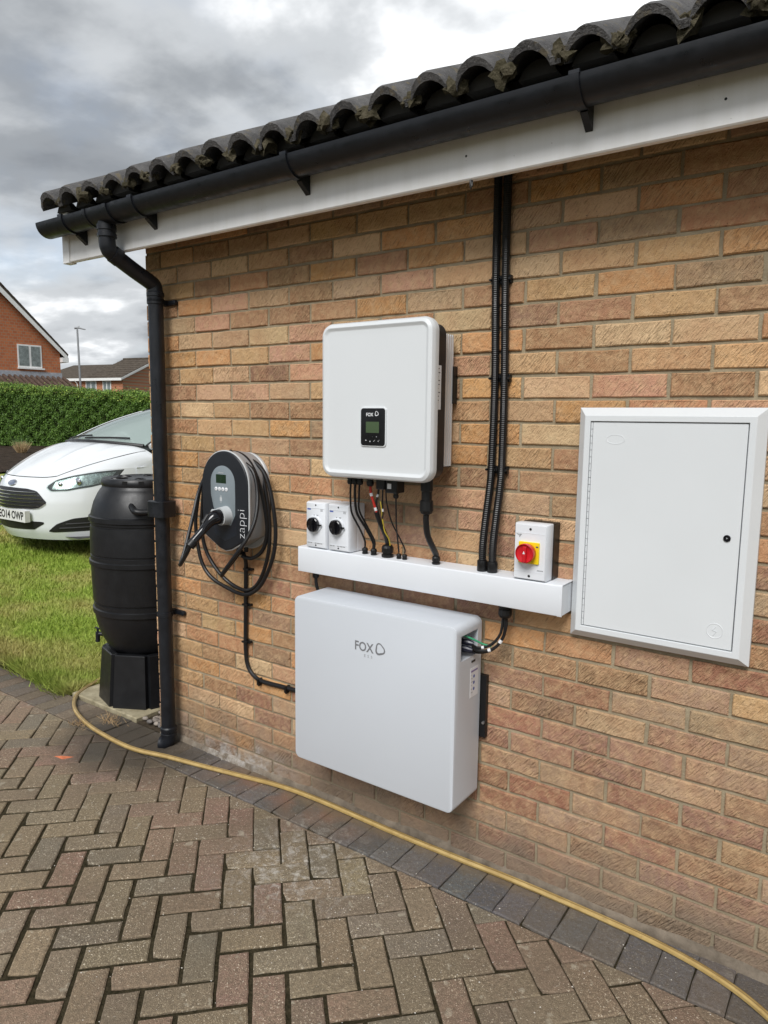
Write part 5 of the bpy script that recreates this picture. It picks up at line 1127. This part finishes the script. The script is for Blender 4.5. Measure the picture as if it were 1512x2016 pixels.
    gt = lambda s: ip(abs(s), [0, .25, .36, .40, .475], [.672, .668, .65, .62, .545]); gb = lambda s: ip(abs(s), [0, .34, .42, .475], [.470, .478, .490, .535])
    gr = patch('grille', gt, gb, -.472, .472, 36, .004, BP, nv=8)
    for k in range(5):
        h = .505+.032*k; sm_ = [s for s in np.linspace(-.46, .46, 40) if gb(s)+.008 < h < gt(s)-.006]
        if len(sm_) > 3: obj('grille_bar', MB().tube([Wd(s, F(s, h)-.010, h) for s in sm_], .0052, 6, spline=False).me(), CHROME, gr)
    obj('grille_surround', MB().tube([Wd(s, F(s, gb(s))-.006, gb(s)) for s in np.linspace(-.47, .47, 30)], .006, 6, spline=False).me(), CHROME, gr)
    patch('lower_intake', lambda s: ip(abs(s), [0, .40, .44], [.352, .350, .345]), lambda s: ip(abs(s), [0, .32, .44], [.262, .268, .335]), -.43, .43, 24, .004, BP)
    for sg in (-1, 1):
        tp = lambda s: ip(abs(s), [.46, .54, .66, .80], [.258, .330, .385, .405]); bt = lambda s: ip(abs(s), [.46, .5, .80], [.252, .246, .262])
        fg = patch('fog_recess', tp, bt, sg*.462, sg*.80, 18, .004, BP)
        for k in range(2): obj('fog_slat', MB().tube([Wd(sg*s, F(s, .285+.04*k+.05*(s-.5))-.008, .285+.04*k+.05*(s-.5)) for s in np.linspace(.56+.05*k, .79, 10)], .006, 6, spline=False).me(), plain('satin_trim', (.05, .05, .052), .35), fg)
        ht = lambda s: ip(abs(s), [.452, .50, .60, .72, .83], [.700, .757, .798, .832, .853]); hbm = lambda s: ip(abs(s), [.452, .50, .62, .74, .83], [.682, .650, .655, .688, .745])
        hl = patch('headlight', ht, hbm, sg*.453, sg*.80, 24, .0035, plain('headlight_shell', (.03, .032, .035), .2), nv=8)
        i1 = patch('lamp_reflector', lambda s: ht(s)-.018, lambda s: hbm(s)+.018, sg*.50, sg*.785, 20, .0055, plain('lamp_chrome', (.50, .52, .54), .25, metal=.6, vary=.6, vscale=30), hl)
        for s_, r_ in ((.66, .042), (.55, .026)):
            hh = (ht(s_)+hbm(s_))/2; c = Wd(sg*s_, F(s_, hh)-.010, hh); obj('lamp_bulb', MB().lathe([(r_, .01), (r_*1.02, 0), (r_*.8, -.008), (r_*.3, -.012), (0, -.012)], c, 'Y', 18).me(), CHROME, hl)
        patch('lamp_lens', ht, hbm, sg*.454, sg*.80, 24, .016, glass_mat('clear_lens', (.30, .32, .33), .82), hl, nv=8)
    c = Wd(0, F(0, .715)-.004, .715); bd = MB(); nn = 26
    tilt = lambda k, o: [(c[0]+.072*k*math.cos(2*math.pi*i/nn), c[1]-o+.0295*.55*k*math.sin(2*math.pi*i/nn), c[2]+.0295*k*math.sin(2*math.pi*i/nn)) for i in range(nn)]
    bg = obj('badge', MB().rings([tilt(1, -.006), tilt(1, .006), tilt(.9, .009)]).me(), CHROME, body); obj('badge_face', MB().rings([tilt(.84, .008), tilt(.80, .0105)]).me(), plain('badge_blue_grey', (.10, .13, .20), .3), bg)
    # number plate
    ya = -0.014; pl = MB().add(*rbox(Wd(-.185, ya, .347), Wd(.335, ya+.050, .458)))
    np_ = obj('number_plate', pl.me(), plain('plate_white', (.72, .72, .70), .35), t, smooth=False)
    fr = ((cs, sn, 0), (0, 0, 1), (sn, -cs, 0))
    obj('registration', text_mesh('EO14 OWP', 0.1085, Wd(.075, ya-.0012, .403), fr, xs=0.86, bold=0.0024), plain('plate_black', (.01, .01, .01), .4), np_, smooth=False)
def rbox(p, q_):
    b = MB().box(min(p[0], q_[0]), max(p[0], q_[0]), min(p[1], q_[1]), max(p[1], q_[1]), min(p[2], q_[2]), max(p[2], q_[2])); return b.v, b.f
def thing_part(name, parent):
    o = link(bpy.data.objects.new(name, None)); o.parent = parent; ORI[o.name] = ORI[parent.name]; o.empty_display_size = .1; return o
car()

# ================================================================== BACKGROUND
def leaf_cloud(name, P, Nrm, size, mat, parent=None, dark=None):
    """leaf-sized quads at points P facing roughly along Nrm"""
    n = len(P); a = RNG.normal(size=(n, 3)); d = Nrm+0.9*a; d /= np.linalg.norm(d, axis=1)[:, None]
    r = RNG.normal(size=(n, 3)); u = np.cross(d, r); u /= np.linalg.norm(u, axis=1)[:, None]; v = np.cross(d, u)
    sz = size*(0.6+0.8*RNG.random(n))[:, None]
    V = np.stack([P-u*sz, P-v*sz*0.45, P+u*sz, P+v*sz*0.45], 1)
    me = bpy.data.meshes.new('lf'); me.vertices.add(n*4); me.vertices.foreach_set('co', V.reshape(-1)); me.loops.add(n*4); me.loops.foreach_set('vertex_index', np.arange(n*4)); me.polygons.add(n); me.polygons.foreach_set('loop_start', np.arange(n)*4); me.polygons.foreach_set('loop_total', np.full(n, 4)); me.update()
    c = np.clip(RNG.random(n)*0.8 if dark is None else dark, 0, 1); ca = me.color_attributes.new('Col', 'FLOAT_COLOR', 'POINT'); cc = np.ones((n*4, 4), 'f'); cc[:, :3] = np.repeat(c, 4)[:, None]; ca.data.foreach_set('color', cc.ravel())
    return obj(name, me, mat, parent, smooth=False)
def far(u, v, d):                                      # point on a photo ray at forward distance d
    r = np.array(CF)+CR*((u-756)/FPX)+CD*((v-1008)/FPX); return CAM+r*d
def hedge():
    A, B = far(-260, 742, 28.5), far(345, 781, 25.4); ax = B-A; ax[2] = 0; L = np.linalg.norm(ax); ax /= L; nb = np.array((ax[1], -ax[0], 0)); 
    if nb@(CAM-A) < 0: nb = -nb
    base = 0.40; depth = 1.3
    t = thing('hedge', (float((A[0]+B[0])/2), float((A[1]+B[1])/2), base), 'tall clipped green hedge behind the white car', 'hedge')
    top = lambda s: A[2]+(B[2]-A[2])*s/L
    core = MB(); nx, nz = 60, 10
    P0 = lambda s, z, o: A*(1, 1, 0)+ax*s+nb*o+np.array((0, 0, z))
    rings = []
    for i in range(nx+1):
        s = L*i/nx; h = top(s)-0.14; j = lambda k: 0.06*math.sin(i*1.3+k*2.1)
        rings.append([P0(s, base-.2, -.12+j(0)), P0(s, base+.8, -.10+j(1)), P0(s, h-.2, -.12+j(2)), P0(s, h, -.28), P0(s, h, -depth+.2), P0(s, base-.2, -depth)])
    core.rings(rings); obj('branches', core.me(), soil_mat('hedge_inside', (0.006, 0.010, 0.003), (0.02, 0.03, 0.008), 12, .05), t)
    n = 95000; s = RNG.random(n)*L; hh = A[2]+(B[2]-A[2])*s/L
    k = RNG.random(n); face = k < 0.80
    z = base+RNG.random(n)*(hh-base); bump = 0.09*np.sin(s*5.3+z*3)*np.sin(z*6.1+s*2.2)+0.06*np.sin(s*11)*np.sin(z*13+1)
    off = np.where(face, bump+RNG.normal(0, .035, n)-.02, -RNG.random(n)*depth)
    z = np.where(face, z, hh-.06+0.05*np.sin(s*7+off*5)+0.04*np.sin(s*2.3)+np.abs(RNG.normal(0, .065, n))+np.where(RNG.random(n) < .04, RNG.random(n)*.14, 0))
    P = A[None]*(1, 1, 0)+ax[None]*s[:, None]+nb[None]*off[:, None]+np.c_[0*z, 0*z, z]; Nn = np.where(face[:, None], nb[None]*1.0+(0, 0, .35), np.array((0, 0, 1.))[None]+nb[None]*.3)
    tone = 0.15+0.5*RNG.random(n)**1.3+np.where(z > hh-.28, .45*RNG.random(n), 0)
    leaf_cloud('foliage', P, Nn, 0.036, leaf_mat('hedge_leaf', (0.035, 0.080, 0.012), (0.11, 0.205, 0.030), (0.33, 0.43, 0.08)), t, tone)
    # planted soil strip in front of it
    q_ = [P0(-1, base-.02, 0.2), P0(L+1, base-.02, .2), P0(L+1, base-.10, 7.0), P0(-1, base-.10, 7.0), P0(-1, base-.02, -1.5), P0(L+1, base-.02, -1.5)]
    nxs = 24; vs = []; 
    for i in range(nxs+1):
        for j in range(13):
            s_ = -2+(L+4)*i/nxs; o = -1.6+14.6*j/12; p = P0(s_, 0, o); zz = max(base-.02-0.014*max(0, o), lawn_z(p[0], p[1])+.03 if o > 3 else -9)+.05*math.sin(s_*2+o*3)*.5
            vs.append((p[0], p[1], zz))
    b = MB().add(vs, [(i*13+j, i*13+j+1, (i+1)*13+j+1, (i+1)*13+j) for i in range(nxs) for j in range(12)])
    o = obj('soil_bed', b.me(), soil_mat('dark_soil', (0.018, 0.013, 0.009), (0.075, 0.055, 0.04), 14, .06)); o['kind'] = 'structure'
    return P0, base
P0H, HB = hedge()
def ornamental_grass():
    c = far(43, 893, 21.5); t = thing('ornamental_grass', tuple(c), 'pale straw coloured ornamental grass clump in front of the hedge', 'plant')
    for nm, n, r, hgt, m in (('dry_blades', 420, .10, .42, plain('straw_blades', (.52, .38, .21), .8, vary=.3, vscale=20)), ('green_blades', 90, .08, .58, plain('grass_blades', (.16, .26, .10), .7, vary=.3, vscale=20))):
        b = MB()
        for k in range(n):
            a = random.uniform(0, 6.28); rr_ = r*math.sqrt(random.random()); x, y = c[0]+rr_*math.cos(a), c[1]+rr_*math.sin(a); h = hgt*random.uniform(.6, 1.0); sp = random.uniform(.3, 1.0)*.8*rr_/r*.33+random.gauss(0, .03)
            if nm == 'green_blades': x -= .06
            w_ = .008; q = random.uniform(0, 3.14); tx, ty = x+sp*math.cos(a), y+sp*math.sin(a)
            b.add([(x-w_*math.cos(q), y-w_*math.sin(q), c[2]), (x+w_*math.cos(q), y+w_*math.sin(q), c[2]), (tx, ty, c[2]+h)], [(0, 1, 2)])
        obj(nm, b.me(False), m, t, smooth=False)
ornamental_grass()
def house_frame(p0, p1):
    d = np.array((p1[0]-p0[0], p1[1]-p0[1], 0.0)); d /= np.linalg.norm(d); n = np.array((d[1], -d[0], 0.0))
    if n@(CAM-p0) < 0: n = -n
    return d, n
WHT = plain('white_joinery', (.80, .80, .79), .4); PANE = plain('house_glass', (.16, .19, .19), .08, vary=.3, vscale=3); CURT = plain('net_curtain', (.20, .23, .225), .25, vary=.35, vscale=5)
RTILE = soil_mat('far_roof_tile', (.055, .046, .038), (.12, .10, .08), 8, .03)
OBR = far_brick_mat('orange_brick', (.50, .165, .065), (.40, .12, .05), (.36, .22, .14)); OBR2 = far_brick_mat('red_brick', (.48, .18, .09), (.38, .13, .065), (.36, .24, .16))
def local_obj(name, b, mat, parent, smooth_=False):
    me = b.me(); o = bpy.data.objects.new(name, me); me.materials.append(mat); link(o); o.parent = parent; ORI[o.name] = ORI[parent.name]
    if smooth_: shade(me)
    return o
def placed(name, base, d, n, label, cat):
    """empty whose local x runs along d, local -y faces the viewer"""
    o = thing(name, tuple(base), label, cat); ang = math.atan2(d[1], d[0]); o.rotation_euler = (0, 0, ang); return o
def house_one():
    p0, p1 = far(0, 735, 37.6), far(120, 741, 40.0); d, n = house_frame(p0, p1)
    if (CR@d) < 0: d = -d
    base = p1.copy(); base[2] = 0.5                       # local origin at the right-hand corner of the gable
    h = placed('brick_house', base, d, n, 'orange brick house with white gable bargeboards and one upstairs window', 'house')
    g = base[2]; EH = 5.02-g; AP = 9.05-g; HWD = 3.62; D = 8.0; W0 = -2*HWD
    b = MB().rings([[(W0, y, -.5), (0, y, -.5), (0, y, EH), (-HWD, y, AP-.35), (W0, y, EH)] for y in (0.0, D)]); local_obj('wall', b, OBR, h)
    def slope(sg):
        x_e = -HWD+sg*(HWD+.32); ze = EH-.26; b = MB().rings([[(x_e, y, ze), (x_e, y, ze+.16), (-HWD, y, AP+.16-.28), (-HWD, y, AP-.28)] for y in (-.32, D+.3)]); return b
    for sg in (-1, 1):
        r = local_obj('roof', slope(sg), RTILE, h)
        bb = MB().rings([[(-HWD+sg*(HWD+.30), y, EH-.42), (-HWD+sg*(HWD+.30), y, EH-.16), (-HWD, y, AP-.30), (-HWD, y, AP-.62)] for y in (-.345, -.322)]); local_obj('bargeboard', bb, WHT, h)
        n_t = 13                                              # stepped tile ends along the verge
        for k in range(n_t):
            f0 = k/n_t; xa = -HWD+sg*(HWD+.32)*(1-f0); za = (EH-.26)+(AP-.28-EH+.26)*f0+.15; local_obj('verge_tile', MB().box(min(xa, xa-sg*.33), max(xa, xa-sg*.33), -.37, .2, za, za+.09).me and MB().rings([[(xa, y, za), (xa, y, za+.06), (xa-sg*.34, y, za+.06+.36), (xa-sg*.34, y, za+.36)] for y in (-.36, .15)]), RTILE, r)
    local_obj('ridge', MB().tube([(-HWD, -.37, AP-.12), (-HWD, D+.3, AP-.12)], .13, 10, spline=False), plain('ridge_moss', (.10, .10, .05), .9, vary=.3), h, True)
    local_obj('eave_box', MB().box(-.02, .34, -.34, D, EH-.50, EH-.24), WHT, h)
    # upstairs casement: pixels (47..91, 678..722)
    x0, x1, z0, z1 = -2.30, -1.02, 4.13-g, 5.36-g
    w = local_obj('window', MB().box(x0, x1, -.03, .04, z0, z1), WHT, h)
    for a, c in ((x0+.07, (x0+x1)/2-.05), ((x0+x1)/2+.07, x1-.09)): local_obj('pane', MB().box(a, c, -.045, -.02, z0+.09, z1-.08), CURT, w)
    local_obj('sill', MB().box(x0-.02, x1+.10, -.12, 0, z0-.09, z0-.005), WHT, w)
    # lean-to tiled roof with lead flashing against the gable
    lt = local_obj('lean_to_roof', MB().rings([[(x, -.01, 3.50-g), (x, -.01, 3.62-g), (x, -2.6, 2.55-g), (x, -2.6, 2.42-g)] for x in (W0-.2, .35)]), soil_mat('lean_to_tile', (.07, .045, .035), (.14, .10, .08), 9, .05), h)
    for k in range(26): local_obj('roof_tile', MB().tube([(W0+.1+.29*k, -.03, 3.66-g), (W0+.1+.29*k, -2.6, 2.60-g)], .085, 8, spline=False), lt.data.materials[0], lt, True)
    local_obj('flashing', MB().box(W0-.1, .05, -.04, -.005, 3.56-g, 3.92-g), plain('lead', (.36, .38, .42), .5, vary=.15), h)
    local_obj('lean_to_wall', MB().box(W0, 0, -2.35, -.05, -.5, 2.5-g), OBR, h)
house_one()
def house_two():
    N_ = far(241, 744.5, 66.0); Lf = far(110, 747.6, 69.3); d, n = house_frame(Lf, N_)
    if (CR@d) < 0: d = -d
    base = N_.copy(); zE = N_[2]; base[2] = 0.6; EH = zE-.6
    h = placed('brick_house', base, d, n, 'distant red brick house with long dark tiled roof behind the hedge', 'house')
    L = 11.0; D = 9.4; RZ = EH+2.12; X1 = 4.4*0
    b = MB()
    for xa, xb, rz in ((-4.2, 0, RZ), (-L, -4.2, RZ-.48)): b.rings([[(x, 0, -.6), (x, 0, EH-.02), (x, D/2, rz-.25), (x, D, EH-.02), (x, D, -.6)] for x in (xa, xb)])
    local_obj('wall', b, OBR2, h)
    def roof_(x0, x1, rz, nm):
        o = local_obj(nm, MB().rings([[(x, -.35, EH-.05), (x, -.35, EH+.08), (x, D/2, rz+.08), (x, D/2, rz-.05)] for x in (x0, x1)]), RTILE, h); local_obj('roof_back', MB().rings([[(x, D+.35, EH-.05), (x, D+.35, EH+.08), (x, D/2, rz+.07), (x, D/2, rz-.06)] for x in (x0, x1)]), RTILE, h); return o
    r1 = roof_(-4.2, .18, RZ, 'roof'); r2 = roof_(-L, -4.2, RZ-.48, 'roof')
    for k in range(9):                                         # courses of the slope
        f0 = (k+.5)/9; local_obj('tile_course', MB().box(-4.2, .17, -.36+f0*(D/2+.36)-.02, -.36+f0*(D/2+.36)+.03, EH+.07+f0*(RZ-EH), EH+.115+f0*(RZ-EH)), RTILE, r1)
    local_obj('ridge', MB().tube([(-4.2, D/2, RZ+.08), (.18, D/2, RZ+.08)], .11, 8, spline=False), RTILE, h, True)
    for y0, y1 in ((-.36, D/2), (D+.36, D/2)):
        local_obj('bargeboard', MB().rings([[(x, y0, EH-.18), (x, y0, EH+.02), (x, y1, RZ+.02), (x, y1, RZ-.20)] for x in (.19, .23)]), WHT, h)
    local_obj('fascia', MB().box(-L, .22, -.40, -.36, EH-.22, EH+.02), WHT, h)
    for x0, x1 in ((-4.55, -3.20), (-2.42, -1.38)):
        w = local_obj('window', MB().box(x0, x1, -.05, .05, EH-1.35, EH-.20), WHT, h); m_ = (x0+x1)/2
        for a, c in ((x0+.10, m_-.06), (m_+.06, x1-.10)): local_obj('pane', MB().box(a, c, -.07, -.04, EH-1.25, EH-.30), PANE, w)
    local_obj('downpipe', MB().tube([(-5.6, -.42, EH-.15), (-5.5, -.15, EH-.5), (-5.5, -.12, -.5)], .06, 8, spline=False), WHT, h)
house_two()
def lamp():
    b = far(160, 765, 45.0); b[2] = .5; tp = far(152, 648, 45.0); t = thing('street_lamp', tuple(b), 'slim grey street lamp between the two brick houses', 'street lamp'); g = plain('galvanised', (.32, .33, .34), .5, metal=.4)
    lean = (tp-b); lean[2] = 0; q = lambda z: np.array((b[0], b[1], 0))+lean*min(1, z/tp[2])+np.array((0, 0, z))
    obj('column', MB().tube([q(.4), q(3.0), q(tp[2])], .075, 12, spline=False, rfun=lambda u: .085-.03*u).me(), g, t)
    r = CR*(1, 1, 0); c = q(tp[2]); hd = obj('lamp_head', MB().tube([c-r*.16+(0, 0, .06), c+r*.05+(0, 0, .09), c+r*.36+(0, 0, .02), c+r*.52+(0, 0, -.02)], .07, 10, rfun=lambda u: .075-.045*u).me(), g, t)
    obj('photocell', MB().lathe([(.05, 0), (.05, .08), (.02, .11)], tuple(c+r*.1+(0, 0, .12)), 'Z', 10, True, True).me(), LGREY, hd)
lamp()
